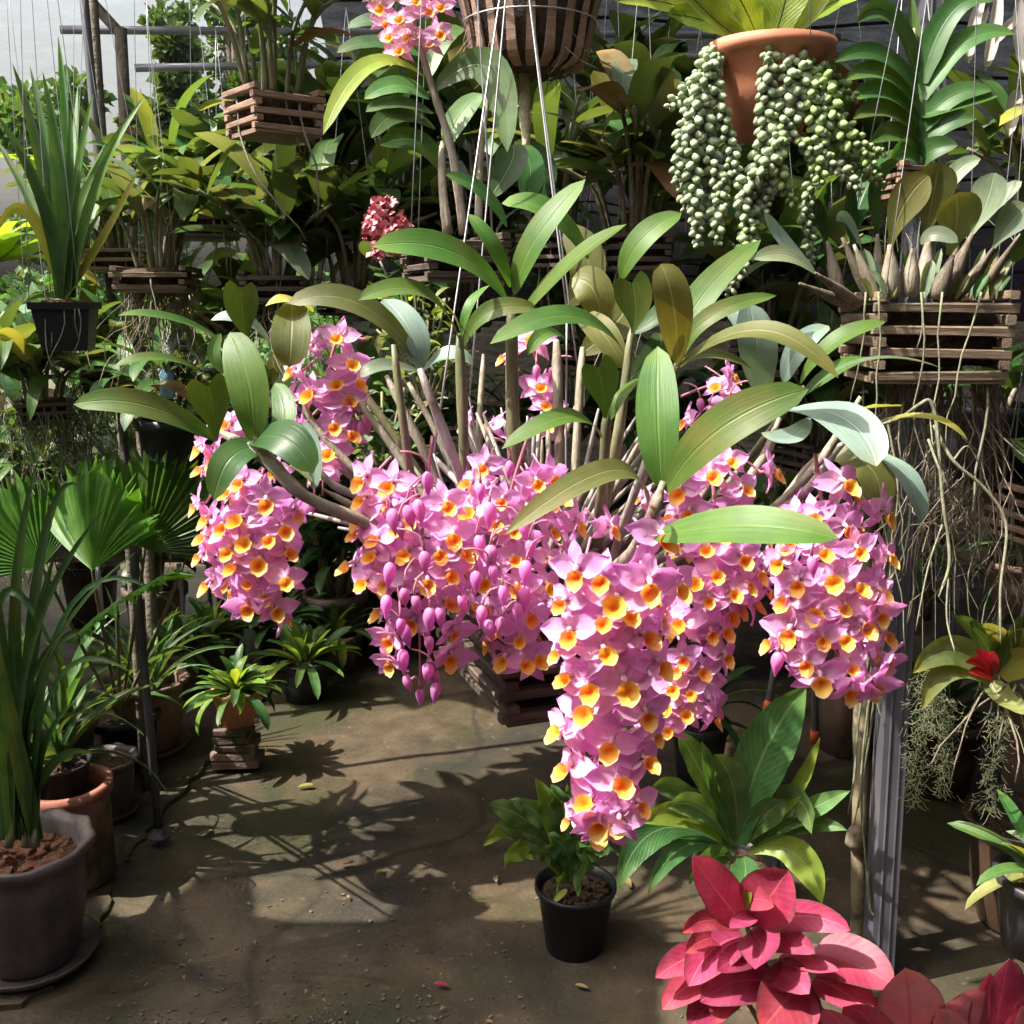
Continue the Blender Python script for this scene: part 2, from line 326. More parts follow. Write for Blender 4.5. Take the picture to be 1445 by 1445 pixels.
def tube(pts, rad, n=7, cap=True):
    V = []; U = []; Fc = []; m = len(pts) - 1
    tg = (pts[1] - pts[0]).normalized(); a = tg.orthogonal().normalized()
    for i, p in enumerate(pts):
        tg = (pts[min(i + 1, m)] - pts[max(i - 1, 0)]).normalized(); a = (a - tg * a.dot(tg)).normalized(); b = tg.cross(a)
        r = rad[i] if hasattr(rad, '__len__') else rad
        for j in range(n):
            th = 2 * pi * j / n; V.append(p + (a * cos(th) + b * sin(th)) * r); U.append((j / n, i / m))
    for i in range(m):
        for j in range(n): Fc.append((i * n + j, i * n + (j + 1) % n, (i + 1) * n + (j + 1) % n, (i + 1) * n + j))
    if cap: Fc.append(tuple(range(n - 1, -1, -1))); Fc.append(tuple(m * n + j for j in range(n)))
    return V, Fc, U
def lathe(prf, n=28, wav=None):
    V = []; Fc = []; m = len(prf)
    for i, (r, z) in enumerate(prf):
        for j in range(n):
            th = 2 * pi * j / n; k = wav(i, th) if wav else (0, 0)
            V.append(((r + k[0]) * cos(th), (r + k[0]) * sin(th), z + k[1]))
    for i in range(m - 1):
        for j in range(n): Fc.append((i * n + j, i * n + (j + 1) % n, (i + 1) * n + (j + 1) % n, (i + 1) * n + j))
    Fc.append(tuple(range(n - 1, -1, -1))); return V, Fc
def boxv(l, w, h, b=.0015, jit=0, R=None):
    """bevelled bar along X, centred"""
    x, y, z = l / 2, w / 2, h / 2; prf = [(-y + b, -z), (y - b, -z), (y, -z + b), (y, z - b), (y - b, z), (-y + b, z), (-y, z - b), (-y, -z + b)]
    V = []; Fc = []
    for s in (-1, 1):
        for (a, c) in prf: V.append((s * x, a + (R.uniform(-jit, jit) if R else 0), c + (R.uniform(-jit, jit) if R else 0)))
    for j in range(8): Fc.append((j, (j + 1) % 8, 8 + (j + 1) % 8, 8 + j))
    Fc.append(tuple(range(7, -1, -1))); Fc.append(tuple(range(8, 16))); return V, Fc
_bars = {}
def bar(l, w, h, mat, v=0):
    k = (round(l, 3), round(w, 3), round(h, 3), mat.name, v)
    if k not in _bars:
        V, Fc = boxv(l, w, h, min(w, h) * .12, min(w, h) * .06, rng(v + 5)); _bars[k] = mesh('bar', V, Fc, mat, smooth=False)
    return _bars[k]

# library of leaves grown along +X from the origin, unit length and width; shared by all copies
_lib = {}
def libleaf(kind, mat, a0, bend, v, fold=.15, wave=0, cols=4, seg=9, aspect=.25):
    k = (kind, mat, a0, bend, v, fold, wave)
    if k not in _lib:
        R = rng(sum(map(ord, kind)) * 31 + int(a0) * 7 + int(bend) * 13 + v); pts = []; p = Vector((0, 0, 0)); n = seg; sw = R.uniform(-.12, .12)
        for i in range(n + 1):
            pts.append(p.copy()); t = (i + .5) / n; a = radians(a0 - bend * t ** 1.3)
            p = p + Vector((cos(a), sw * t * .5, sin(a))) / n
        V, Fc, U = ribbon(pts, (-sin(radians(a0)), 0, cos(radians(a0))), aspect, kind, fold, wave, 4, R.uniform(-.3, .3), v * 7 + 1, cols)
        V = [(q[0], q[1] / aspect, q[2]) for q in V]
        _lib[k] = mesh('leaf_' + kind, V, Fc, LM[mat], U)
    return _lib[k]
def put_leaf(parent, p, az, L, W, kind, mat, a0, bend, R, roll=.25, fold=.15, wave=0, name='leaf'):
    a0 = round(a0 / 15) * 15; bend = round(bend / 20) * 20
    M = Matrix.Translation(p) @ Matrix.Rotation(az, 4, 'Z') @ Matrix.Rotation(R.uniform(-.12, .12), 4, 'Y') @ Matrix.Rotation(R.uniform(-roll, roll), 4, 'X') @ Matrix.Diagonal((L, W, L, 1))
    return part(name, libleaf(kind, mat, a0, bend, R.randrange(2), fold, wave), parent, M)
def heroleaf(par, pts, w, face, mat='hero', kind='ell', fold=.12, wave=0, wn=4, twist=0, name='leaf', n=14, label=None, parts_of=None):
    off = wloc(par); V, Fc, U = ribbon(pts, face, w, kind, fold, wave, wn, twist, int(pts[0].x * 997) & 255)
    return part(name, mesh(name, V, Fc, LM[mat], U, off=off), par, label=label)
def pleaf(par, b, m, t, w, d0, d1=None, face=(0, .55, .83), mat='hero', kind='ell', dm=0, **k):
    d1 = d0 if d1 is None else d1; A = P(*b, d0); B = P(*t, d1); Mm = P(*m, (d0 + d1) / 2 + dm)
    return heroleaf(par, bez(A, Mm, B, k.pop('n', 14)), S(w, (d0 + d1) / 2), CV(*face), mat, kind, **k)
def cane(par, pts, r0, r1, mat, name='cane', nodes_=True, n=8, sub=5):
    c = catmull(pts, sub) if len(pts) > 2 else [pts[0].lerp(pts[-1], i / 8) for i in range(9)]
    m = len(c) - 1; L = sum((c[i + 1] - c[i]).length for i in range(m)); rad = []
    for i in range(m + 1):
        t = i / m; r = r0 + (r1 - r0) * t
        if nodes_: r *= 1 + .13 * (cos(t * L / .028 * 6.283) > .6)
        rad.append(r * (1 if t < .93 else .55))
    V, Fc, U = tube(c, rad, n); return part(name, mesh(name, V, Fc, mat, U, off=wloc(par)), par)
def pcane(par, px, r0, r1, mat, **k): return cane(par, [P(*q) for q in px], r0, r1, mat, **k)
def wire(par, a, b, r=.0012, mat=None, name='wire', sag=0):
    pts = [a.lerp(b, i / 6) - Vector((0, 0, sag * sin(pi * i / 6))) for i in range(7)]
    V, Fc, U = tube(pts, r, 5); return part(name, mesh(name, V, Fc, mat or WIREM, U, off=wloc(par)), par)
def root(par, p, length, R, r=.0025, mat=None, name='root', wob=.02, dirv=(0, 0, -1)):
    pts = [Vector(p)]; d = Vector(dirv).normalized(); n = max(5, int(length / .03))
    for i in range(n):
        d = (d + Vector((R.uniform(-1, 1), R.uniform(-1, 1), R.uniform(-1, .4))) * .33 + Vector((0, 0, -.16))).normalized(); pts.append(pts[-1] + d * length / n)
    V, Fc, U = tube(pts, [r * (1 - .45 * i / n) for i in range(n + 1)], 5)
    return part(name, mesh(name, V, Fc, mat or ROOT, U, off=wloc(par)), par)
def basket(par, c, w, h, layers, yaw, mat, taper=.9, wx=None):
    """slatted hanging basket; c = centre of its rim; part 'basket' with slats as sub-parts"""
    R = rng(int(c.x * 100) + layers); off = wloc(par); w2 = wx or w; t = h / layers * .5
    V, Fc = boxv(w * taper * .96, w2 * taper * .96, .008, .001)
    b = part('basket', mesh('basket_floor', V, Fc, mat, smooth=False), par, Matrix.Translation(c - off - Vector((0, 0, h))) @ Matrix.Rotation(yaw, 4, 'Z'))
    for i in range(layers):
        k = taper + (1 - taper) * (i + .5) / layers
        for s in (0, 1):
            z = h * (i + .25 + .5 * s) / layers
            ln = (w if s == 0 else w2) * k; ofs = (w2 if s == 0 else w) * k / 2 - .008
            for sg in (-1, 1):
                part('slat', bar(ln * 1.02, .014, t * .8, mat, R.randrange(4)), b, Matrix.Rotation(s * pi / 2, 4, 'Z') @ Matrix.Translation((R.uniform(-.002, .002), sg * ofs, z)) @ Matrix.Rotation(R.uniform(-.02, .02), 4, 'Y'))
    V, Fc = boxv(w * taper * .8, w2 * taper * .8, h * .7, .01, .006, R)
    part('fill', mesh('bark_fill', V, Fc, COIR), b, Matrix.Translation((0, 0, h * .5)))
    return b
def hanger(par, c, w, top, yaw=0, n=4):
    for i in range(n):
        a = yaw + pi / 4 + i * 2 * pi / n; wire(par, c + Vector((cos(a), sin(a), 0)) * w * .62, c + Vector((0, 0, top)), .0008)
def pot(par, c, r0, r1, h, mat, soil=SOIL, rim='plain', rimmat=None, fillz=.82, name='pot'):
    """c = base centre; r1 = foot radius, r0 = rim radius"""
    off = wloc(par); th = max(.006, r0 * .07)
    if rim == 'plain': pr = [(r1, 0), (r1 + (r0 - r1) * .5, h * .5), (r0 * .97, h * .86), (r0 * 1.06, h * .87), (r0 * 1.07, h), (r0 - th, h), (r0 * .93 - th, h * .75), (r1 * .9, h * .3)]
    elif rim == 'flare': pr = [(r1, 0), (r1 * 1.05, h * .04), (r1 + (r0 - r1) * .75, h * .45), (r0 * .96, h * .8), (r0 * .93, h * .86), (r0 * 1.1, h * .93), (r0 * 1.14, h), (r0 * 1.05, h * 1.01), (r0 * .9, h * .95), (r0 * .85, h * .7), (r1 * .9, h * .3)]
    elif rim == 'jar': pr = [(r1, 0), (r0 * 1.0, h * .05), (r0, h * .88), (r0 * 1.1, h * .9), (r0 * 1.1, h), (r0 * .93, h), (r0 * .9, h * .8), (r1 * .85, h * .3)]
    else: pr = [(r1, 0), (r0 * .97, h * .92), (r0 * 1.05, h * .93), (r0 * 1.05, h), (r0 * .98, h), (r0 * .93, h * .8), (r1 * .9, h * .3)]
    wv = (lambda i, a: (sin(a * 9) * r0 * .035, sin(a * 9 + 1) * h * .012) if rim == 'flare' and i in (5, 6, 7) else (0, 0))
    V, Fc = lathe(pr, 36, wv)
    mi = None; mats = [mat]
    if rimmat: mats = [mat, rimmat]; mi = [1 if 3 <= k // 36 <= 5 else 0 for k in range(len(Fc))]
    p = part(name, mesh(name, V, Fc, mats, mi=mi), par, Matrix.Translation(Vector(c) - off))
    if soil:
        R = rng(int(c[0] * 991)); V = [(0, 0, .008)]; Fc = []
        for k in range(1, 6):
            for j in range(20):
                a = 2 * pi * j / 20; r = r0 * .92 * k / 5 * (.97 if rim != 'flare' else .93); V.append((r * cos(a), r * sin(a), R.uniform(-.006, .012) * (k < 5)))
        for j in range(20): Fc.append((0, 1 + j, 1 + (j + 1) % 20))
        for k in range(4):
            for j in range(20): a, b = 1 + k * 20 + j, 1 + k * 20 + (j + 1) % 20; Fc.append((a, a + 20, b + 20, b))
        part('soil', mesh('soil', V, Fc, soil), par, Matrix.Translation(Vector(c) - off + Vector((0, 0, h * fillz))))
    return p
def chips(par, c, r, n, mat, R, s=.012):
    """loose bark and leaf scraps lying on the soil, one mass"""
    mb = MB()
    for i in range(n):
        a = R.random() * 6.283; q = r * sqrt(R.random()); p = c + Vector((q * cos(a), q * sin(a), R.uniform(0, s * .7)))
        V, Fc = boxv(s * R.uniform(.6, 1.8), s * R.uniform(.5, 1.1), s * .5, s * .1, s * .12, R)
        Mx = Matrix.Translation(p) @ Matrix.Rotation(R.random() * 6, 4, 'Z') @ Matrix.Rotation(R.uniform(-.6, .6), 4, 'X'); mb.add([Mx @ Vector(v) for v in V], Fc)
    part('bark_chips', mb.mesh('bark_chips', mat, off=wloc(par), smooth=False), par, kind='stuff')
# ================================================================== SETTING
def sheet(name, x0, x1, y0, y1, nx, ny, zf, mat):
    V = []; Fc = []
    for j in range(ny + 1):
        for i in range(nx + 1):
            x = x0 + (x1 - x0) * i / nx; y = y0 + (y1 - y0) * j / ny; V.append((x, y, zf(x, y)))
    for j in range(ny):
        for i in range(nx): a = j * (nx + 1) + i; Fc.append((a, a + 1, a + nx + 2, a + nx + 1))
    return part(name, mesh(name, V, Fc, mat))
EARTH = surf('bare_earth', (.05, .045, .025), (.1, .09, .05), .9, 3, 6, .8, .02, c3=(.05, .08, .025), s3=.5)
tag(sheet('ground', -60, 60, -40, 90, 12, 12, lambda x, y: -.03, EARTH), kind='structure')
tag(sheet('floor', -3.2, 3.2, -2.5, 6.2, 110, 150, lambda x, y: .012 * noise.noise((x * 1.3, y * 1.3, 0)) + .004 * noise.noise((x * 6, y * 6, 3)), FLOOR), kind='structure')

# low broken slab along the left side that the pots stand on
def slab():
    R = rng(4); pts = [G(-140, 1445), G(40, 1420), G(110, 1370), G(150, 1290), G(170, 1230), G(190, 1205), G(235, 1150), G(290, 1085), G(330, 1040), G(380, 985), G(420, 940)]
    edge = []
    for a, b in zip(pts, pts[1:]):
        for k in range(6): q = a.lerp(b, k / 6); edge.append(Vector((q.x + R.uniform(-.012, .012), q.y + R.uniform(-.012, .012), 0)))
    edge.append(pts[-1]); edge += [Vector((-3.1, edge[-1].y + .2, 0))]; edge.insert(0, Vector((-3.1, edge[0].y - .1, 0)))
    n = len(edge); h = .014; V = [(p.x, p.y, -.01) for p in edge] + [(p.x - .004, p.y, h * (.75 + .4 * R.random())) for p in edge]
    Fc = [tuple(range(n, 2 * n))] + [(i, (i + 1) % n, n + (i + 1) % n, n + i) for i in range(n)]
    tag(part('pavement', mesh('pavement', V, Fc, FLOOR, smooth=False)), kind='structure')
slab()
SLAB = .014

def pipe(name, label, cat, a, b, r, mat, n=12, group=None, plate=0):
    t = thing(name, label, cat, a, group); V, Fc, U = tube([a.lerp(b, i / 8) for i in range(9)], r, n)
    part('shaft', mesh(name, V, Fc, mat, U, off=a), t)
    if plate:
        V, Fc = lathe([(plate, 0), (plate, .004), (r * 1.3, .006), (r * 1.2, .03)], 14); part('base_plate', mesh('base_plate', V, Fc, mat), t)
    return t
# steel pipe standing left of the aisle
b0 = G(225, 1180, .03); t0 = P(157, 425, 2.75)
pipe('steel_pole', 'slim dark grey steel pole standing left of the aisle', 'pole', b0, b0 + (t0 - b0) * 1.75, .0115, STEELD, plate=.03)
# tall dark stake far upper left
a = P(152, 420, 2.9); pipe('bamboo_pole', 'thin dark bamboo pole rising behind the strappy potted plant', 'pole', Vector((a.x, a.y, 0)), P(122, -140, 2.9), .013, BARK)
a = P(178, 420, 3.4); pipe('branch_post', 'crooked brown post under the overhead pipe at upper left', 'post', Vector((a.x, a.y, 0)), P(170, 40, 3.4), .02, BARK)
# grey channel post on the right with a bamboo stake beside it
pb = G(1237, 1385); pt = P(1276, 700, 2.22)
def rightpost():
    dirv = (pt - pb); topp = pb + dirv * (2.7 / dirv.z); t = thing('steel_post', 'grey steel channel post at right, behind the red-leaved plants', 'post', pb)
    w, dp, th = .026, .03, .005; sec = [(-w, -dp), (w, -dp), (w, dp), (w - th, dp), (w - th, -dp + th), (-w + th, -dp + th), (-w + th, dp), (-w, dp)]
    V = []
    for p in (pb, topp): V += [p + Vector((x, y, 0)) for x, y in sec]
    Fc = [(j, (j + 1) % 8, 8 + (j + 1) % 8, 8 + j) for j in range(8)] + [tuple(range(8, 16))]
    part('channel', mesh('channel', V, Fc, STEEL, off=pb, smooth=False), t)
    for x in (-.012, .011):
        V, Fc = boxv(2.6, .004, .0035, .0008); part('ridge', mesh('ridge', V, Fc, STEEL, smooth=False), t, Matrix.Translation((dirv.x * .5 * 2.6 / dirv.z + x, -.031 + dirv.y * .5 * 2.6 / dirv.z, 1.3)) @ dirv.to_track_quat('X', 'Z').to_matrix().to_4x4())
    s0 = G(1210, 1350); s1 = P(1222, 690, 2.3); s = thing('bamboo_stake', 'weathered bamboo stake wrapped with roots beside the grey post', 'stake', s0)
    pts = [s0.lerp(s1, i / 16) for i in range(17)]; R = rng(9)
    V, Fc, U = tube(pts, [.018 * (1 + (.13 if i % 4 == 0 else 0)) * R.uniform(.96, 1.04) for i in range(17)], 10); part('culm', mesh('culm', V, Fc, BAMBOO, U, off=s0), s)
    knot = P(1207, 1182, 2.36); V, Fc, U = tube([knot + Vector((0, 0, z)) for z in (-.03, -.012, .01, .03)], [.012, .024, .022, .01], 8); part('knot', mesh('knot', V, Fc, ROOTD, U, off=s0), s)
rightpost()

# overhead pipes of the shade house
for i, (a, b, lab) in enumerate([((85, 42, 3.6), (560, 46, 3.9), 'upper horizontal galvanised pipe crossing the upper left corner'), ((190, 96, 3.7), (620, 88, 4.0), 'lower horizontal galvanised pipe crossing the upper left')]):
    A, B = P(*a), P(*b); pipe('roof_pipe', lab, 'pipe', A, A + (B - A) * 2.6, .014, GALV)
A = P(118, -10, 3.5); B = P(172, 50, 3.5); pipe('tree_branch', 'dark slanting branch beside the overhead pipe at upper left', 'branch', A + (A - B) * .8, B, .018, BARK)

# shade cloth: sagging dark sheets at the back, thin cloth at the left, added unseen roof sheets that block light
def net(name, label, x0, x1, z0, z1, yf, mat, fold=.05, nz=40):
    V = []; Fc = []; nx = 30
    for j in range(nz + 1):
        for i in range(nx + 1):
            x = x0 + (x1 - x0) * i / nx; z = z0 + (z1 - z0) * j / nz
            y = yf(x, z) + fold * sin(z * 13 + 1.3 * sin(x * .9)) + .5 * fold * noise.noise((x * 1.5, z * 4, 1)); V.append((x, y, z + .05 * sin(x * 1.3 + z)))
    for j in range(nz):
        for i in range(nx): a = j * (nx + 1) + i; Fc.append((a, a + 1, a + nx + 2, a + nx + 1))
    return tag(part(name, mesh(name, V, Fc, mat)), label, 'shade cloth')
net('shade_cloth', 'dark grey shade cloth sagging in folds behind the hanging plants', -.9, 4.2, -.0, 3.6, lambda x, z: 5.5 - .35 * max(0, z - 2), NETD, .08)
for k in range(9):
    z = 1.7 + k * .22; V, Fc, U = tube([Vector((x, 5.38 - .35 * max(0, z - 2) + .03 * sin(x * 3), z + .05 * sin(x * 1.3 + z) + .015 * sin(x * 5 + k))) for x in [-.9 + .17 * i for i in range(30)]], .008, 5); part('seam', mesh('seam', V, Fc, BLACK, U), bpy.data.objects['shade_cloth'])
net('thin_shade_cloth', 'thin see-through netting below the overhead pipes at upper left', -3.6, -.9, 1.3, 3.3, lambda x, z: 5.3, NETL, .03)
def added_roofnet(name, label, x0, x1, y0, y1, z, mat):  # unseen roof sheets, added to cut sky light and shade the floor
    V = []; Fc = []; nx, ny = 24, 24
    for j in range(ny + 1):
        for i in range(nx + 1):
            x = x0 + (x1 - x0) * i / nx; y = y0 + (y1 - y0) * j / ny; V.append((x + (.25 * noise.noise((y * 2.3, 5, z)) if i in (0, nx) else 0), y + (.6 * noise.noise((x * 4.1, 9, z)) if j in (0, ny) else 0), z + .06 * sin(y * 5) + .05 * noise.noise((x, y, 0))))
    for j in range(ny):
        for i in range(nx): a = j * (nx + 1) + i; Fc.append((a, a + 1, a + nx + 2, a + nx + 1))
    tag(part(name, mesh(name, V, Fc, mat)), label, 'shade cloth')
added_roofnet('added_roof_cloth', 'added light-blocking shade cloth roof over the near end of the aisle', -3.2, 3.4, -4.5, .05, 2.75, NETD)
added_roofnet('added_roof_cloth', 'added light-blocking shade cloth roof over the right-hand benches', -1.3, 3.4, 2.15, 5.4, 2.95, NETD)
added_roofnet('added_roof_cloth', 'added light-blocking shade cloth roof over the far left corner', -3.4, -1.0, 3.3, 5.4, 3.0, NETD)
added_roofnet('added_roof_cloth', 'added light-blocking shade cloth roof over the near left benches', -3.4, -1.6, .6, 2.0, 2.65, NETD)
net('added_side_cloth', 'added light-blocking curtain of shade cloth behind the camera end', -3.2, 3.4, -.0, 2.9, lambda x, z: -4.6, NETD, .06)  # unseen rear curtain, added to lower the sky light
def added_sidenet(x, lab, y1=5.5):  # unseen side curtains, added to keep out low sky light
    V = []; Fc = []
    for j in range(13):
        for i in range(31): y = -4.5 + (y1 + 4.5) * i / 30; z = 2.9 * j / 12; V.append((x + .05 * sin(z * 9 + y), y, z))
    for j in range(12):
        for i in range(30): a = j * 31 + i; Fc.append((a, a + 1, a + 32, a + 31))
    tag(part('added_side_cloth', mesh('added_side_cloth', V, Fc, NETD)), lab, 'shade cloth')
added_sidenet(3.35, 'added light-blocking side curtain of shade cloth beyond the right-hand benches')
added_sidenet(-3.45, 'added light-blocking side curtain of shade cloth beyond the left-hand benches', 5.5)
added_roofnet('added_roof_cloth', 'added light-blocking shade cloth roof over the near right benches', .3, 3.4, .1, 2.1, 2.8, NETD)

# trees beyond the left corner
def tree(label, base, h, r, seed, lm):
    R = rng(seed); t = thing('tree', label, 'tree', base); top = base + Vector((0, 0, h))
    V, Fc, U = tube([base, base.lerp(top, .4) + Vector((.1, 0, 0)), base.lerp(top, .75), top], [.07, .055, .035, .01], 8); mb = MB(); mb.add(V, Fc, U)
    cl = []
    for i in range(14):
        a = R.random() * 6.28; z = R.uniform(.45, 1.02); q = r * R.uniform(.3, 1) * (1.25 - abs(z - .65)); e = base + Vector((cos(a) * q, sin(a) * q, h * z)); cl.append((e, r * R.uniform(.28, .5)))
        s = base.lerp(top, z * .7); V, Fc, U = tube([s, s.lerp(e, .5) + Vector((0, 0, .1)), e], [.05, .03, .012], 6); mb.add(V, Fc, U)
    part('trunk', mb.mesh('trunk', BARK, off=base), t)
    mb = MB()
    for (e, q) in cl:
        for k in range(330):
            v = Vector((R.gauss(0, 1), R.gauss(0, 1), R.gauss(0, .8))); v = v.normalized() * q * R.random() ** .4; p = e + v; s = R.uniform(.06, .12)
            d = (v.normalized() + Vector((R.uniform(-1, 1), R.uniform(-1, 1), R.uniform(-1, .4)))).normalized(); n = d.orthogonal(); n = Matrix.Rotation(R.random() * 6, 3, d) @ n; sd = d.cross(n)
            mb.add([p, p + d * s * .5 + sd * s * .28, p + d * s, p + d * s * .5 - sd * s * .28], [(0, 1, 2, 3)], [(.5, 0), (.8, .5), (.5, .9), (.2, .5)])
    part('crown', mb.mesh('crown', LM[lm], off=base), t, kind='stuff')
q = P(95, 150, 9); tree('leafy green tree beyond the open corner at far left', Vector((q.x, q.y, -.03)), 3.2, .6, 3, 'mid')
q = P(-300, 330, 8); tree('pale green tree at the left edge behind the strappy plant', Vector((q.x, q.y, -.03)), 2.8, 1.1, 5, 'lime')
q = P(330, 60, 9.5); tree('dark tree seen through the thin netting at upper left', Vector((q.x, q.y, -.03)), 4.6, .6, 8, 'deep')
q = P(225, 60, 8.2); tree('slender tree behind the overhead pipes at upper left', Vector((q.x, q.y, -.03)), 3.6, .3, 12, 'deep')

R = rng(400); mb = MB()
for i in range(9000):
    x = R.uniform(-11, -1.2); y = R.uniform(7.2, 8.8); top = 1.5 + .5 * noise.noise((x * .9, y, 2)) + .2 * noise.noise((x * 3, y, 7)); p = Vector((x, y, top * sqrt(R.random()))); s = R.uniform(.08, .17)
    d = Vector((R.uniform(-1, 1), R.uniform(-1.2, .5), R.uniform(-.6, .8))).normalized(); n = Matrix.Rotation(R.random() * 6, 3, d) @ d.orthogonal().normalized(); sd = d.cross(n)
    mb.add([p, p + d * s * .5 + sd * s * .28, p + d * s, p + d * s * .5 - sd * s * .28], [(0, 1, 2, 3)], [(.5, 0), (.8, .5), (.5, .9), (.2, .5)])
tag(part('distant_shrubs', mb.mesh('distant_shrubs', LM['mid'])), 'far green shrubbery beyond the open left side', 'shrubbery', kind='stuff')

# ================================================================== MAIN ORCHID
OB = P(805, 965, 1.13); ORC = thing('flowering_orchid', 'large orchid with hanging lilac and orange flower sprays in a slatted wooden basket', 'orchid', OB)
bc = P(800, 835, 1.17); basket(ORC, bc, .25, .1, 4, radians(20), WOODD, .93)
for (x0, x1, x2, y2, d1) in ((707, 655, 612, 640, 1.04), (713, 683, 662, 560, 1.12), (744, 789, 800, 440, 1.1), (752, 797, 815, 520, 1.2)):
    a = P(728, -160, 1.12); b = P(x2, y2, d1); e = bc + (b - bc) * .7; e.z = bc.z
    wire(ORC, a, P(x2, y2, d1), .0011); wire(ORC, P(x2, y2, d1), e, .0011)
# ---- canes
D = 1.1
for q, r0, r1, m in [
 (((735, 790, 1.12), (724, 600, 1.08), (722, 425, 1.05)), .0095, .0062, CANEG),
 (((660, 780, 1.12), (655, 640, 1.06), (648, 470, 1.04)), .0068, .006, CANEG),
 (((600, 800, 1.12), (575, 640, 1.02), (555, 486, 1.0)), .0058, .0045, CANEG),
 (((690, 790, 1.14), (676, 640, 1.14), (682, 500, 1.16)), .0055, .0035, CANE),
 (((680, 800, 1.12), (600, 640, 1.08), (545, 530, 1.08)), .0062, .005, CANE),
 (((665, 800, 1.12), (560, 640, 1.12), (500, 560, 1.12)), .006, .0045, CANE),
 (((690, 790, 1.12), (645, 660, 1.04), (592, 520, 1.02)), .0064, .0055, CANEGR),
 (((690, 790, 1.16), (620, 620, 1.18), (576, 540, 1.18)), .005, .004, CANE),
 (((790, 800, 1.12), (790, 650, 1.08), (785, 480, 1.1)), .0072, .006, CANE),
 (((805, 800, 1.15), (812, 650, 1.15), (822, 490, 1.16)), .006, .005, CANE),
 (((830, 800, 1.12), (868, 640, 1.02), (893, 455, 1.0)), .0075, .005, CANEG),
 (((840, 800, 1.1), (850, 690, 1.0), (857, 575, .96)), .008, .005, CANEG),
 (((845, 810, 1.1), (900, 690, 1.04), (960, 500, 1.04)), .0075, .0055, CANEG),
 (((855, 800, 1.1), (900, 690, 1.02), (950, 590, 1.0)), .0062, .005, CANE),
 (((870, 800, 1.1), (930, 700, 1.04), (990, 640, 1.04)), .006, .005, CANE),
 (((860, 800, 1.08), (890, 710, .98), (925, 620, .96)), .0055, .004, CANEGR),
 (((850, 810, 1.12), (885, 790, .93), (915, 740, .84), (936, 680, .84)), .0085, .006, CANE),
 (((900, 810, 1.12), (1010, 730, 1.06), (1075, 650, 1.04), (1100, 590, 1.04)), .0065, .0055, CANE),
 (((910, 810, 1.14), (1060, 740, 1.08), (1150, 660, 1.04), (1215, 560, 1.02)), .0065, .005, CANE),
 (((920, 820, 1.14), (1040, 760, 1.1), (1130, 700, 1.02), (1190, 625, 1.0)), .006, .005, CANEGR),
 (((920, 820, 1.16), (1080, 730, 1.12), (1150, 650, 1.1), (1245, 605, 1.08)), .006, .004, CANE),
 (((905, 800, 1.16), (990, 700, 1.14), (1075, 545, 1.14)), .006, .005, CANE),
 (((920, 800, 1.16), (1030, 680, 1.16), (1135, 545, 1.14)), .006, .0045, CANEG),
 (((650, 800, 1.1), (560, 755, .99), (430, 700, .95), (365, 640, .95), (300, 605, .98)), .0085, .0055, CANE),
 (((420, 690, .96), (385, 650, .95), (357, 612, .94)), .006, .0045, CANE),
 (((650, 790, 1.12), (560, 720, 1.06), (480, 690, 1.04), (440, 655, 1.04)), .006, .004, CANEGR),
 (((650, 790, 1.14), (540, 700, 1.12), (460, 620, 1.12), (420, 560, 1.12)), .006, .004, CANE),
 (((655, 795, 1.1), (560, 750, 1.03), (500, 715, 1.02), (455, 690, 1.02)), .006, .003, CANE),
 (((655, 790, 1.16), (520, 690, 1.16), (400, 590, 1.14), (330, 490, 1.12)), .006, .004, CANE),
 (((670, 790, 1.18), (560, 620, 1.2), (470, 500, 1.2), (415, 440, 1.18)), .006, .004, CANEG),
]: pcane(ORC, q, r0 * .84, r1 * .84, m)
R = rng(77)
for i in range(74):   # bare old canes filling the fan
    a = R.uniform(-1.25, 1.15); ln = R.uniform(120, 250); x0 = 760 + a * 70 + R.uniform(-30, 30); y0 = 800; d0 = R.uniform(1.06, 1.22)
    x1 = x0 + sin(a) * ln * .5 + R.uniform(-8, 8); y1 = y0 - cos(a) * ln * .5; x2 = x0 + sin(a) * ln * 1.05; y2 = y0 - cos(a) * ln + abs(a) * 10
    pcane(ORC, ((x0, y0, d0), (x1, y1, d0 - .01), (x2, y2, d0 + R.uniform(-.05, .05))), R.uniform(.0028, .0048), R.uniform(.0016, .003), R.choice((CANE, CANEGR, CANEGR)))
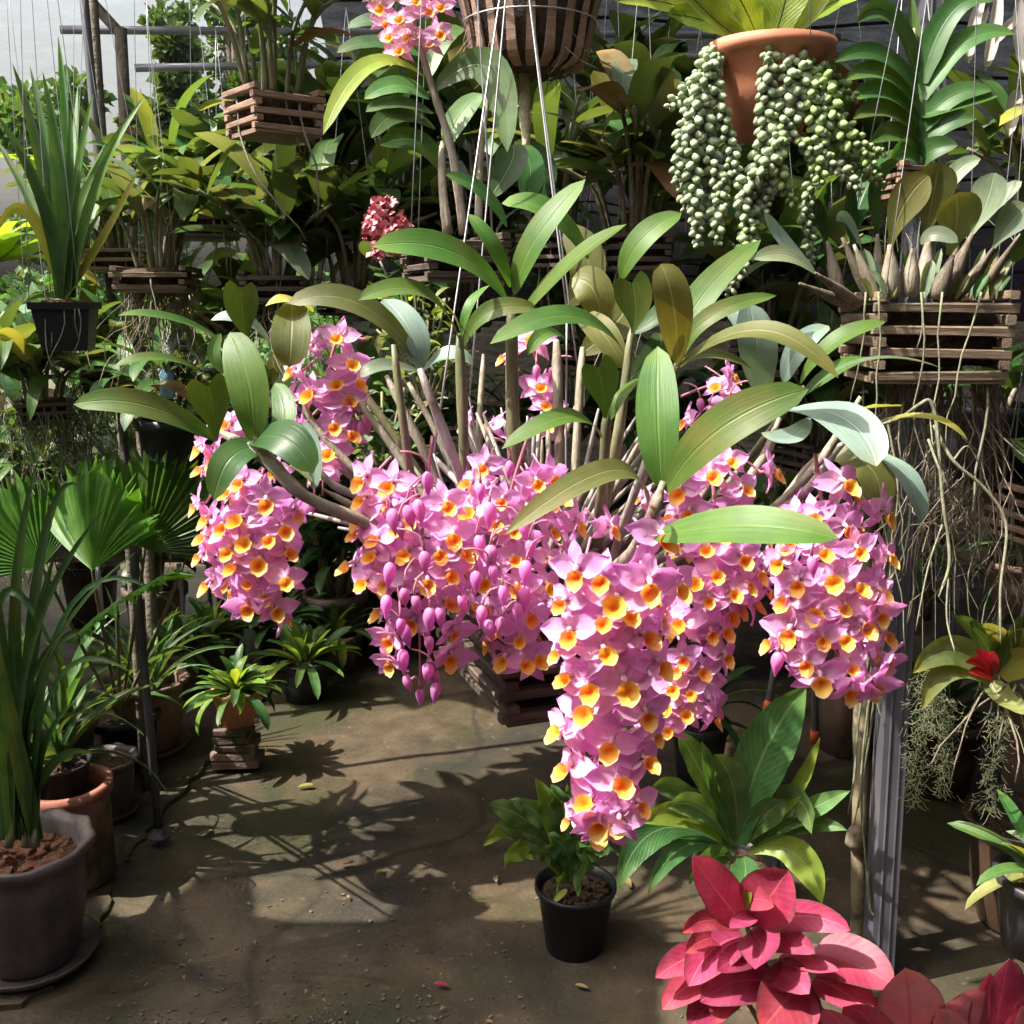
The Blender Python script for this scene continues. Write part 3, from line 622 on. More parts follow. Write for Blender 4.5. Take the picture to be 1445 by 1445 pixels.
# ---- leaves, read off the photograph
up = (0, .75, .66); fr = (0, .3, .95); flat = (0, .9, .43)
for a in [
 ((718, 428), (640, 356), (525, 348), 58, 1.05, .97, (.1, .62, .78), 'hero'),
 ((720, 405), (697, 350), (661, 302), 30, 1.05, 1.03, (.3, .3, .9), 'hero'),
 ((726, 415), (757, 335), (826, 253), 52, 1.05, 1.02, (-.35, .35, .87), 'hero'),
 ((731, 455), (798, 377), (884, 316), 54, 1.05, .98, (-.2, .6, .77), 'hero'),
 ((830, 365), (775, 298), (708, 287), 46, 1.17, 1.14, (0, .6, .8), 'hero'),
 ((800, 430), (830, 375), (795, 320), 60, 1.2, 1.2, (.2, .2, .95), 'heroo'),
 ((876, 395), (905, 338), (962, 300), 46, 1.1, 1.08, (-.3, .4, .87), 'hero'),
 ((648, 482), (594, 412), (504, 424), 44, 1.04, .95, (.1, .72, .68), 'hero'),
 ((650, 470), (628, 430), (590, 410), 22, 1.06, 1.02, (.1, .6, .78), 'heroy'),
 ((652, 475), (664, 430), (692, 402), 24, 1.05, 1.06, (-.4, .4, .8), 'hero'),
 ((656, 488), (690, 440), (760, 436), 34, 1.05, 1.02, (0, .6, .8), 'hero'),
 ((882, 500), (806, 446), (691, 486), 52, .98, .9, (.05, .7, .71), 'hero'),
 ((956, 512), (950, 430), (932, 372), 62, 1.0, .96, (.1, .1, .99), 'heroo'),
 ((958, 505), (985, 425), (1074, 338), 52, 1.04, 1.06, (-.35, .5, .8), 'hero'),
 ((960, 512), (1000, 448), (1096, 417), 32, 1.02, 1.0, (-.2, .65, .72), 'hero'),
 ((955, 520), (1070, 466), (1183, 534), 46, 1.0, .9, (-.05, .72, .69), 'heroo'),
 ((950, 525), (1000, 500), (1060, 520), 26, 1.06, 1.05, (0, .7, .7), 'heroo'),
 ((1078, 560), (1068, 490), (1058, 428), 68, 1.12, 1.1, (.05, .25, .96), 'herob'),
 ((1090, 535), (1062, 470), (1020, 425), 50, 1.16, 1.18, (.3, .35, .9), 'herob'),
 ((1129, 542), (1176, 484), (1250, 454), 40, 1.08, 1.05, (-.3, .7, .65), 'hero'),
 ((1106, 540), (1130, 488), (1170, 460), 40, 1.1, 1.1, (-.3, .45, .85), 'herob'),
 ((1143, 553), (1225, 508), (1330, 520), 26, 1.06, 1.02, (0, .85, .52), 'grey'),
 ((1130, 560), (1180, 522), (1222, 505), 34, 1.1, 1.1, (-.2, .7, .7), 'hero'),
 ((934, 690), (928, 590), (928, 489), 68, .85, .88, (-.1, .12, .99), 'hero'),
 ((940, 694), (1015, 606), (1141, 549), 74, .84, .78, (-.3, .45, .84), 'hero'),
 ((922, 758), (1046, 742), (1183, 760), 76, .83, .73, (0, .45, .89), 'hero'),
 ((914, 712), (860, 664), (711, 755), 46, .83, .75, (.15, .75, .64), 'heroo'),
 ((848, 618), (800, 588), (708, 634), 46, .96, .9, (.1, .72, .69), 'hero'),
 ((862, 592), (880, 556), (906, 533), 26, .96, .98, (-.4, .4, .8), 'hero'),
 ((1112, 578), (1192, 592), (1237, 658), 78, 1.0, .9, (.1, .66, .74), 'herob'),
 ((1228, 636), (1278, 672), (1300, 738), 52, 1.0, .94, (.25, .6, .75), 'herob'),
 ((1142, 590), (1112, 618), (1074, 611), 40, 1.0, .96, (0, .7, .7), 'herob'),
 ((1203, 580), (1236, 575), (1271, 573), 34, 1.02, 1.0, (0, .6, .8), 'heroy'),
 ((1228, 600), (1308, 588), (1366, 622), 18, 1.08, 1.03, (0, .8, .6), 'heroy'),
 ((1165, 640), (1228, 660), (1240, 726), 58, 1.06, 1.04, (.3, .3, .9), 'heroo'),
 ((306, 622), (205, 572), (103, 571), 44, .98, .93, (.1, .5, .86), 'hero'),
 ((357, 622), (350, 540), (324, 469), 66, .94, .95, (.1, .1, .99), 'hero'),
 ((372, 622), (350, 572), (316, 525), 44, 1.0, 1.02, (.2, .2, .96), 'deep'),
 ((380, 640), (402, 590), (388, 540), 40, 1.02, 1.05, (-.2, .2, .96), 'deep'),
 ((384, 636), (330, 642), (302, 706), 52, .97, .93, (-.2, .45, .87), 'deep'),
 ((352, 625), (402, 618), (442, 668), 62, .95, .9, (.1, .5, .86), 'deep'),
 ((441, 690), (444, 640), (424, 598), 46, 1.02, 1.02, (-.4, .3, .87), 'herob'),
 ((440, 682), (412, 660), (384, 662), 28, 1.02, .96, (0, .6, .8), 'herob'),
 ((322, 487), (243, 450), (166, 446), 34, 1.12, 1.04, (.1, .7, .7), 'hero'),
 ((292, 532), (230, 505), (160, 518), 28, 1.12, 1.05, (.1, .7, .7), 'hero'),
 ((384, 488), (345, 452), (297, 452), 34, 1.14, 1.1, (0, .6, .8), 'herob'),
 ((412, 424), (411, 468), (408, 518), 62, 1.12, 1.08, (.1, .25, .96), 'heroo'),
 ((440, 440), (410, 424), (374, 432), 42, 1.14, 1.1, (0, .6, .8), 'heroy'),
 ((592, 512), (506, 428), (405, 428), 46, 1.1, 1.06, (.1, .68, .72), 'heroo'),
 ((594, 520), (576, 464), (541, 422), 58, 1.1, 1.12, (.25, .3, .92), 'herob'),
 ((600, 528), (545, 516), (508, 532), 32, 1.08, 1.04, (0, .7, .7), 'grey'),
 ((592, 532), (630, 500), (668, 514), 36, 1.12, 1.1, (0, .7, .7), 'herob'),
 ((330, 530), (302, 505), (312, 470), 22, 1.04, 1.05, (.6, .2, .7), 'hero'),
 ((385, 500), (400, 470), (390, 448), 22, 1.12, 1.1, (.3, .3, .9), 'lime'),
 ((800, 480), (770, 470), (745, 500), 26, 1.14, 1.1, (0, .6, .8), 'hero'),
 ((890, 470), (935, 440), (965, 400), 36, 1.08, 1.1, (-.2, .4, .9), 'deep'),
 ((880, 520), (850, 470), (815, 440), 50, 1.1, 1.14, (.1, .3, .95), 'heroo'),
 ((845, 460), (838, 410), (808, 392), 60, 1.14, 1.14, (0, .3, .95), 'heroo'),
 ((820, 500), (880, 440), (880, 400), 70, 1.16, 1.18, (0, .2, .98), 'heroo'),
 ((880, 540), (925, 500), (930, 470), 44, 1.08, 1.1, (0, .3, .95), 'deep'),
]:
    b, m, t, w, d0, d1, f, mt = a
    pleaf(ORC, b, m, t, w, d0, d1, f, mt, dm=-.015, fold=.2 if w < 45 else .13, wave=.012, wn=2, twist=R.uniform(-.25, .25))
for b, m, t, w, d0, f in [((893, 470), (896, 430), (888, 386), 54, .99, (-.1, .35, .93)), ((854, 590), (850, 545), (839, 506), 52, .95, (.05, .3, .95)),
                          ((305, 622), (299, 570), (289, 530), 60, .96, (.1, .25, .96)), ((350, 482), (342, 440), (340, 396), 48, 1.0, (.05, .2, .98))]:
    pleaf(ORC, b, m, t, w, d0, d0 - .02, f, 'hero', 'heart', fold=.16)
# ---- flowers
def petal(mb, ang, L, W, tilt, c0, c1, c2, R, pw=.9, curl=.2):
    """petal lying in XZ, pointing at angle ang, tipped forward (+Y) by tilt"""
    n, c = 8, 4; V = []; U = []; C = []; Fc = []; ph = R.random() * 6
    for i in range(n + 1):
        t = i / n; w = W * .5 * max(.03, sin(pi * min(1, t ** .8 * .95 + .05))) ** pw * (1 + .06 * sin(t * 17 + ph))
        for j in range(c + 1):
            u = -1 + 2 * j / c; r = L * t
            y = tilt * r - curl * L * t * t + .2 * W * (u * u) * (1 - t) + .1 * W * sin(t * 8 + ph + u * 2) * t + .035 * W * cos(u * 6.3)
            x = u * w; V.append(Vector((sin(ang) * r + cos(ang) * x, y, cos(ang) * r - sin(ang) * x))); U.append((j / c, t))
            q = min(1, t * 2.6); e = max(0, t - .5) * 2 * .8
            C.append([c0[k] * (1 - q) + (c1[k] * (1 - e) + c2[k] * e) * q for k in range(3)])
    for i in range(n):
        for j in range(c): a = i * (c + 1) + j; Fc.append((a, a + 1, a + c + 2, a + c + 1))
    mb.add(V, Fc, U, C)
def lip(mb, R, s=1):
    n, c = 5, 16; V = []; C = []; Fc = []
    for i in range(n + 1):
        r = i / n
        for j in range(c):
            th = 2 * pi * j / c; fr = 1 + (.09 * sin(th * 7 + 1) + .05 * R.uniform(-1, 1)) * (r > .9)
            dn = max(0, -sin(th)); x = r * .0092 * cos(th) * fr; z = r * (.0086 + .0022 * dn) * sin(th) * fr
            y = .0095 + .0045 * (r ** 2) * (1 + .6 * dn) - .0035 * (1 - r) ** 1.5 - z * .22
            V.append(Vector((x * s, y * s, (z - .0075) * s)))
            k = min(1, max(0, (r * (.8 + .34 * dn) - .18) / .4)); e = min(1, max(0, (r * (.86 + .2 * dn) - .66) / .3))
            o = (.88, .26, .012); yl = (.95, .56, .06); cr = (.96, .72, .3)
            C.append([(o[q] * (1 - k) + yl[q] * k) * (1 - e) + cr[q] * e for q in range(3)])
    for i in range(n):
        for j in range(c): a, b = i * c + j, i * c + (j + 1) % c; Fc.append((a, b, b + c, a + c))
    mb.add(V, Fc, None, C)
def flowermesh(seed, openness=1.0, palem=0):
    R = rng(seed); mb = MB()
    p0 = (.96, .85, .92); p1 = (.9, .53, .86); p2 = (.85, .38, .82)
    if palem: p0 = (.95, .85, .82); p1 = (.88, .55, .72); p2 = (.8, .35, .62)
    t = (1 - openness) * 2.2; J = lambda a: R.uniform(-a, a)
    petal(mb, J(.1), .0255, .013, t - .08 + J(.18), p0, p1, p2, R, .95, .2)
    for s in (-1, 1): petal(mb, s * (2.2 + J(.15)), .0275, .013, t - .08 + J(.18), p0, p1, p2, R, .95, .25)
    for s in (-1, 1): petal(mb, s * (1.34 + J(.12)), .0275, .0205, t + .12 + J(.18), p0, p1, p2, R, .85, .3)
    lip(mb, R, .88 + J(.06))
    V, Fc, U = tube([Vector((0, .002, .003)), Vector((0, .0055, .0015)), Vector((0, .009, -.001))], [.0022, .0024, .0016], 6); mb.add(V, Fc, U, [(.9, .68, .78)] * len(V))
    V, Fc, U = tube([Vector((0, .002, 0)), Vector((0, -.008, -.002)), Vector((0, -.018, .008)), Vector((0, -.03, .018))], [.0022, .0018, .0012, .0012], 5); mb.add(V, Fc, U, [(.72, .4, .5)] * len(V))
    return mb.mesh('flower', PETAL)
FLOW = [flowermesh(i) for i in range(7)] + [flowermesh(20, .9), flowermesh(21, .82), flowermesh(22, .94)]; FLOWH = [flowermesh(30, .72), flowermesh(31, .68)]
def budmesh(seed, L=.023, r=.0054, stem=.02):
    R = rng(seed); mb = MB(); n, c = 8, 8; V = []; C = []; Fc = []
    for i in range(n + 1):
        t = i / n; q = r * sin(pi * (t * .95 + .05) ** .72) ** 1.05 if 0 < t < 1 else .0006
        for j in range(c): th = 2 * pi * j / c; k = q * (1 + .1 * cos(3 * th)); V.append(Vector((k * cos(th), k * sin(th), -L * t))); C.append((.82 - .08 * t, .36 - .12 * t, .68 - .03 * t))
    for i in range(n):
        for j in range(c): a, b = i * c + j, i * c + (j + 1) % c; Fc.append((a, b, b + c, a + c))
    mb.add(V, Fc, None, C)
    V, Fc, U = tube([Vector((0, 0, -.001)), Vector((0, .001, .006)), Vector((0, .006, .014)), Vector((0, .016, .018)), Vector((0, .016 + stem * .4, .019))], [.0016, .0011, .001, .001, .001], 5); mb.add(V, Fc, U, [(.66, .34, .42)] * len(V))
    return mb.mesh('bud', PETAL)
BUD = [budmesh(1), budmesh(2, .026, .006), budmesh(3, .02, .0047)]
RF = rng(5)
def flower(sp, x, y, cx, Rp, d, tiltd=0, meshes=None, sc=1.0, dz=0):
    """lip centre at pixel x,y; cx, Rp = axis and radius of the spray there (pixels)"""
    k = max(-1, min(1, (x - cx) / Rp)); al = math.asin(k * .95) * .85 + RF.uniform(-.22, .22); dd = d - S(Rp, d) * cos(al) * .85 + dz
    f = CV(sin(al), RF.uniform(-.22, .36) + tiltd, cos(al)).normalized(); u = (Vector((RF.uniform(-.32, .32), 0, 1)) - f * f.z).normalized(); r = f.cross(u) * -1
    r = u.cross(f) * -1
    c = P(x, y, dd) + u * .0085 * sc
    s = sc * RF.uniform(.78, 1.04); r = f.cross(u); M = Matrix(((r.x * s, f.x * s, u.x * s, 0), (r.y * s, f.y * s, u.y * s, 0), (r.z * s, f.z * s, u.z * s, 0), (0, 0, 0, 1)))
    M.translation = c - wloc(sp); part('flower', RF.choice(meshes or FLOW), sp, M)
def bud(sp, x, y, d, ax=None, sc=1.0):
    a = RF.random() * 6.28 if ax is None else ax; M = Matrix.Translation(P(x, y - 11 * sc, d) - wloc(sp)) @ Matrix.Rotation(a, 4, 'Z') @ Matrix.Rotation(RF.uniform(-.3, .3), 4, 'X') @ Matrix.Diagonal((sc,) * 3).to_4x4()
    part('bud', RF.choice(BUD), sp, M)
def spray(label, axis, Rp, d, lips, buds=(), extra=0, sc=1.0, span=None, half=()):
    """axis: list of pixel points down the stalk"""
    top = P(*axis[0], d); st = bpy.data.objects.new('flower_spray', None); COL.objects.link(st); st.parent = ORC; st.location = top - OB; st['label'] = label
    c = catmull([P(*a, d) for a in axis], 5); V, Fc, U = tube(c, [.0021 - .0010 * i / len(c) for i in range(len(c))], 6); part('stalk', mesh('stalk', V, Fc, RACH, U, off=top), st)
    def cxa(y):
        for (x0, y0), (x1, y1) in zip(axis, axis[1:]):
            if y <= y1: return x0 + (x1 - x0) * max(0, (y - y0)) / (y1 - y0)
        return axis[-1][0]
    done = []
    for l in lips:
        x, y = l[:2]
        if any((x - a) ** 2 + (y - b) ** 2 < (19 * sc / d) ** 2 for a, b in done): continue
        done.append((x, y)); rr = Rp(y) if callable(Rp) else Rp
        flower(st, x, y, cxa(y), rr, d, sc=sc * (l[2] if len(l) > 2 else 1))
    for l in half: rr = Rp(l[1]) if callable(Rp) else Rp; flower(st, l[0], l[1], cxa(l[1]), rr, d, -.5, FLOWH, sc)
    for l in buds: bud(st, l[0], l[1], d - (l[2] if len(l) > 2 else .03), None, sc)
    y0, y1 = span or (axis[0][1] + 30, axis[-1][1] - 10)
    for i in range(int(extra * .7)):   # flowers behind the ones that face us
        y = RF.uniform(y0, y1); rr = (Rp(y) if callable(Rp) else Rp) * RF.uniform(.45, .8); a = RF.uniform(-pi, pi); x = cxa(y) + rr * sin(a)
        dd = d - S(rr, d) * cos(a) * .7 + .012; f = CV(sin(a), RF.uniform(-.4, .1), cos(a)).normalized(); u = (Vector((RF.uniform(-.2, .2), RF.uniform(-.2, .2), 1)) - f * f.z).normalized(); r = f.cross(u); s = sc * .95
        M = Matrix(((r.x * s, f.x * s, u.x * s, 0), (r.y * s, f.y * s, u.y * s, 0), (r.z * s, f.z * s, u.z * s, 0), (0, 0, 0, 1))); M.translation = P(x, y, dd) - top; part('flower', RF.choice(FLOW), st, M)
    return st
spray('loose upper left spray below the leaves tinted with sky sheen', [(520, 480), (480, 478), (465, 520), (460, 600), (455, 700)], 55, 1.16,
 [(476, 485, .9), (439, 495, .9), (420, 531), (496, 524, 1.15), (443, 567, 1.15), (477, 552), (403, 574), (492, 575), (474, 610, 1.1), (464, 650, 1.1), (451, 675), (495, 623), (393, 676)], [(509, 604), (500, 600), (443, 708), (515, 596)], 9)
spray('rounded spray hanging at the far left under the thick cane', [(372, 660), (365, 700), (352, 760), (360, 820), (372, 880)], lambda y: 74 if y < 830 else 50, 1.08,
 [(287, 672), (284, 720), (291, 769), (289, 792), (302, 832), (343, 689), (325, 704), (324, 718), (374, 719, 1.25), (339, 744, 1.1), (320, 752), (400, 754, 1.1), (349, 773, 1.1), (324, 783), (404, 787, 1.1), (364, 802, 1.15), (315, 821, 1.1), (333, 809), (353, 831), (402, 828, 1.1), (374, 847), (412, 728), (300, 740), (380, 770), (345, 800), (323, 609), (290, 640), (310, 655)], [], 16, half=((355, 857), (388, 866)), sc=.97)
spray('half-opened spray with hanging magenta buds left of centre', [(611, 615), (600, 700), (594, 790), (592, 870), (594, 985)], lambda y: 100 if y < 860 else 50, 1.02,
 [(516, 684), (553, 697, 1.15), (517, 714), (516, 740), (505, 764), (526, 796, 1.1), (498, 808), (517, 832), (548, 830), (543, 873), (564, 756), (630, 722), (638, 765), (632, 820, 1.1), (650, 823), (631, 860), (660, 863), (580, 740), (620, 790), (575, 790), (600, 830), (530, 770), (655, 790)],
 [(603, 675, .12), (589, 714, .09), (575, 722, .09), (553, 727, .1), (563, 745, .1), (599, 787, .12), (551, 803, .1), (570, 839, .1), (546, 849, .08), (607, 867, .1), (620, 867, .1), (565, 882, .08), (568, 890, .06), (605, 907, .06), (568, 926, .05), (605, 946, .05), (613, 955, .04), (572, 962, .04), (616, 971, .04), (593, 982, .03), (650, 850, .08), (585, 850, .1)], 22, span=(690, 860), half=((555, 905), (631, 893), (558, 938), (629, 928), (585, 880)))
spray('dense pink spray with hanging buds at the centre', [(744, 620), (722, 690), (712, 760), (708, 815), (716, 860), (736, 940)], lambda y: 88 if y < 850 else 45, 1.04,
 [(685, 666, .95), (662, 692), (709, 714, .9), (665, 733), (669, 796), (774, 682), (757, 689), (772, 720), (774, 758), (806, 747, 1.1), (856, 755, 1.05), (724, 758), (726, 800, 1.1), (771, 800), (769, 836), (728, 840), (685, 830), (735, 912), (715, 937), (759, 940), (745, 875), (700, 750), (745, 725), (690, 870), (760, 870), (700, 900), (740, 945), (725, 720), (800, 780), (790, 715)],
 [(736, 746, .11), (747, 772, .11), (692, 779, .12), (672, 815, .1), (695, 807, .12), (743, 800, .12), (709, 836, .12), (740, 836, .1), (731, 860, .1), (681, 864, .1), (678, 692, .12), (691, 718, .12), (674, 765, .1), (693, 778, .12), (709, 880, .08), (688, 884, .08), (720, 660, .08)], 24, span=(680, 900))
spray('longest spray of large open flowers hanging in front', [(880, 800), (866, 850), (862, 940), (862, 1040), (864, 1110), (868, 1175)], lambda y: 92 if y < 960 else (74 if y < 1060 else 58), .87,
 [(809, 907), (856, 935, 1.2), (909, 911, 1.1), (924, 945), (792, 931, .8), (802, 970, 1.05), (883, 978, 1.15), (829, 1016, 1.1), (908, 1016, 1.05), (797, 1041), (859, 1062, 1.15), (804, 1095), (874, 1116, 1.1), (827, 1141, 1.05), (899, 1147), (868, 1168, 1.05), (809, 1165, .8), (919, 1045, .8), (909, 1085), (821, 819, 1.15), (848, 828), (863, 864, 1.15), (910, 837, 1.15), (931, 774, 1.1), (951, 840), (796, 859, .9), (800, 880), (835, 980), (850, 890), (890, 880)], [], 20, half=((845, 1160),), sc=1.06)
spray('spray sloping to the right behind the longest one', [(1005, 660), (1010, 760), (1003, 850), (985, 940), (960, 1035)], lambda y: 80 if y < 860 else 52, 1.03,
 [(1030, 661), (1003, 680, 1.05), (1086, 675, 1.05), (904, 713, .9), (996, 786, 1.1), (1047, 794), (1009, 819), (999, 853), (1034, 846), (1049, 834), (1063, 815), (1087, 819), (1074, 841), (1059, 862), (945, 868), (962, 889, 1.15), (1000, 898, .9), (1019, 896, 1.0), (1018, 934), (1008, 948), (965, 936), (958, 953), (990, 956), (951, 978), (976, 985, .85), (941, 1003), (966, 1014, .9), (945, 1036, .8), (960, 700), (975, 730), (1050, 700), (960, 780), (1020, 760), (980, 830), (1040, 730), (1070, 760), (950, 740)], [], 22, sc=.96)
spray('full spray at the right in front of the grey post', [(1150, 640), (1162, 720), (1178, 800), (1180, 890), (1178, 975)], lambda y: 84 if y > 760 else 70, .99,
 [(1190, 695, 1.15), (1239, 732), (1190, 757, 1.1), (1210, 786), (1247, 795), (1175, 827, 1.15), (1111, 856, 1.1), (1187, 869, 1.05), (1238, 844), (1121, 899, 1.15), (1216, 890), (1190, 909), (1241, 904), (1138, 942, 1.1), (1158, 963, 1.05), (1200, 949), (1095, 914, .9), (1162, 790, .9), (1104, 800), (1205, 907), (1150, 870), (1130, 830), (1150, 740), (1120, 770), (1210, 840), (1160, 910), (1125, 740)], [(1145, 795, .1), (1100, 930, .05)], 22, half=((1193, 974), (1225, 967), (1240, 934), (1235, 870)))
spray('small spray seen between the upright canes at the back', [(745, 470), (760, 520), (768, 570), (776, 640)], 30, 1.22, [(750, 489, 1.1), (763, 555), (776, 607), (716, 512), (694, 609, .95), (660, 605, .8), (770, 580)], [(757, 525), (789, 532), (780, 528)], 5)
spray('small pink cluster at the back right among the leaves', [(960, 560), (1000, 545), (1030, 545)], 30, 1.22, [(1012, 555, 1.05), (1029, 540), (973, 600, .8)], [(988, 572), (1001, 582), (1030, 570)], 2)
# ================================================================== PLANT BUILDERS
def container(t, c, cont, yaw=0):
    k = cont[0]
    if k == 'basket': basket(t, c, cont[1], cont[2], cont[3], cont[4], cont[5], .92)
    elif k == 'pot': pot(t, c - Vector((0, 0, cont[3])), cont[1], cont[2], cont[3], cont[4], SOIL, cont[5])
def cane_plant(name, label, cat, px, d, H, n, spread, LL, LW, mats, seed, cont=None, lv=(4, 7), kind='ell', roots=0, hang=0, cm=None, group=None, droop=50, start=.35, rr=.006):
    R = rng(seed); c = P(px[0], px[1], d) if not isinstance(px, Vector) else px
    base = c - Vector((0, 0, cont[2] if cont and cont[0] == 'basket' else (cont[3] if cont else .0)))
    t = thing(name, label, cat, base, group)
    if cont: container(t, c, cont)
    w = cont[1] * .38 if cont else .06
    for i in range(n):
        az = R.random() * 6.283; ln = R.uniform(.25, 1) * spread; h = H * R.uniform(.6, 1.1); dv = Vector((cos(az), sin(az), 0))
        p0 = c + dv * w * R.random() - Vector((0, 0, .02)); p1 = p0 + dv * h * ln * .3 + Vector((0, 0, h * .55)); p2 = p0 + dv * h * ln + Vector((0, 0, h * (1 - .3 * ln)))
        pts = catmull([p0, p1, p2], 5); V, Fc, U = tube(pts, [rr * (1 - .4 * k / 10) for k in range(11)], 6); part('cane', mesh('cane', V, Fc, cm or R.choice((CANE, CANEG)), U, off=base), t)
        m = R.randint(*lv); side = R.random() * 6.283
        for k in range(m):
            f = start + (1 - start) * (k + .5) / m if m > 1 else 1; q = pts[min(10, int(f * 10 + .5))]; sd = side + k * pi + R.uniform(-.6, .6); top = k == m - 1
            L = LL * R.uniform(.75, 1.15)
            put_leaf(t, q - base, sd, L, LW * R.uniform(.8, 1.15), kind, R.choice(mats) if R.random() > .05 else R.choice(('dry', 'heroy')), R.uniform(45, 80) if top else R.uniform(15, 60), R.uniform(.3, 1) * droop, R, .3)
    for i in range(roots):
        a = R.random() * 6.283; root(t, c + Vector((cos(a), sin(a), 0)) * w * 1.2 - Vector((0, 0, .02)), R.uniform(.1, .35), R, R.uniform(.0015, .003))
    if hang: hanger(t, c, cont[1] if cont else .1, hang, R.random() * 3, 2)
    return t
def rosette(name, label, cat, px, d, n, L, W, mats, seed, kind='strap', a_in=85, a_out=25, droop=(20, 90), cont=None, wave=0, fold=.25, group=None, ground=None, spread=.02, hang=0, roots=0):
    R = rng(seed); c = px if isinstance(px, Vector) else P(px[0], px[1], d)
    h = 0 if not cont else (cont[2] if cont[0] == 'basket' else cont[3]); base = c - Vector((0, 0, h)); t = thing(name, label, cat, base, group)
    if cont: container(t, c, cont)
    for i in range(n):
        f = (i + .5) / n; az = i * 2.399 + R.uniform(-.3, .3); a0 = a_in + (a_out - a_in) * f + R.uniform(-8, 8)
        put_leaf(t, c - base + Vector((cos(az), sin(az), 0)) * spread * f, az, L * R.uniform(.75, 1.1) * (.7 + .3 * min(1, f * 2.5)), W * R.uniform(.85, 1.15), kind, R.choice(mats), a0, droop[0] + (droop[1] - droop[0]) * R.random(), R, .25, fold, wave)
    for i in range(roots): a = R.random() * 6.283; root(t, c + Vector((cos(a), sin(a), 0)) * .05, R.uniform(.1, .3), R, .002)
    if hang: hanger(t, c, cont[1] if cont else .1, hang)
    return t
def bush(name, label, cat, px, d, rx, rz, n, L, W, mats, seed, kind='ovate', group=None, wave=0):
    """leafy bush: short branching stems carrying n small leaves"""
    R = rng(seed); c = px if isinstance(px, Vector) else P(px[0], px[1], d); base = c - Vector((0, 0, rz)); t = thing(name, label, cat, base, group)
    mb = MB(); tips = []
    for i in range(max(5, n // 6)):
        a = R.random() * 6.283; q = rx * sqrt(R.random()); e = c + Vector((cos(a) * q, sin(a) * q, R.uniform(-.6, 1) * rz * (1 - .3 * q / rx))); tips.append(e)
        V, Fc, U = tube(catmull([base, base.lerp(e, .5) + Vector((0, 0, rz * .2)), e], 3), .0025, 5); mb.add(V, Fc, U)
    part('stems', mb.mesh('stems', CANEG, off=base), t)
    for i in range(n):
        e = R.choice(tips); p = base.lerp(e, R.uniform(.6, 1)) + Vector((R.uniform(-1, 1), R.uniform(-1, 1), R.uniform(-1, 1))) * .02
        put_leaf(t, p - base, R.random() * 6.283, L * R.uniform(.6, 1.2), W * R.uniform(.7, 1.2), kind, R.choice(mats), R.uniform(0, 60), R.uniform(20, 80), R, .4, .15, wave)
    return t
def mossroots(t, c, rx, n, lo, hi, seed, mat=None, r=.0011, name='hanging_roots'):
    """tangle of fine roots hanging under a plant: one mass"""
    R = rng(seed); mb = MB()
    for i in range(n):
        a = R.random() * 6.283; q = rx * sqrt(R.random()); p = c + Vector((cos(a) * q, sin(a) * q * .7, 0)); ln = R.uniform(lo, hi); pts = [p]; dd = Vector((cos(a) * .4, sin(a) * .4, -1)).normalized(); m = max(4, int(ln / .035))
        for k in range(m):
            dd = (dd + Vector((R.uniform(-1, 1), R.uniform(-1, 1), R.uniform(-.9, .5))) * .75 + Vector((0, 0, -.12))).normalized(); pts.append(pts[-1] + dd * ln / m)
        V, Fc, U = tube(pts, [r * R.uniform(.6, 1.6) * (1 - .5 * k / m) for k in range(m + 1)], 4, False); mb.add(V, Fc, U)
    part(name, mb.mesh(name, mat or ROOTD, off=wloc(t)), t, kind='stuff')

# ================================================================== TOP LEFT
# strappy plant in a black pot
c = P(92, 428, 2.0); t = thing('potted_strap_plant', 'upright strap-leaved plant in a square black hanging pot at upper left', 'potted plant', c - Vector((0, 0, .09)))
V = []; Fc = []
for (w, z) in ((.041, 0), (.052, .078), (.057, .079), (.058, .092), (.052, .092), (.047, .07)):
    V += [(-w, -w, z), (w, -w, z), (w, w, z), (-w, w, z)]
for k in range(5): Fc += [(k * 4 + j, k * 4 + (j + 1) % 4, k * 4 + 4 + (j + 1) % 4, k * 4 + 4 + j) for j in range(4)]
Fc += [(3, 2, 1, 0), (20, 21, 22, 23)]; part('pot', mesh('pot', V, Fc, BLACK, smooth=False), t, Matrix.Rotation(radians(12), 4, 'Z'))
chips(t, c - Vector((0, 0, .008)), .048, 60, SOILR, rng(3), .014)
Rk = rng(21)
for (x, y) in [(17, 88), (42, 92), (82, 50), (68, 130), (53, 193), (132, 132), (128, 163), (205, 135), (192, 152), (78, 187), (-6, 160), (33, 253), (-10, 190), (147, 293), (100, 155), (110, 120), (60, 100), (150, 200), (20, 200), (95, 90), (175, 175)]:
    b = (92 + Rk.uniform(-12, 12), 420); k = (x - b[0]) * .32; pleaf(t, b, (b[0] + k, (b[1] + y) / 2 + Rk.uniform(-8, 8)), (x, y), Rk.uniform(15, 21), 2.0, 2.0 + Rk.uniform(-.12, .15), (-.4 if x > 92 else .4, .25, .88), Rk.choice(('strap', 'strap', 'mid')), 'strap', fold=.35, twist=Rk.uniform(-.4, .4))
for (m, tp) in [(((40, 300)), (-6, 330)), ((150, 330), (195, 240))]:
    pleaf(t, (92, 420), m, tp, 18, 2.0, 1.93, (0, .5, .8), 'heroy', 'strap', fold=.3)
for i in range(6): root(t, c + Vector((Rk.uniform(-.05, .05), -.05, -.01)), Rk.uniform(.06, .16), Rk, .0015)
hanger(t, c, .11, 1.1)
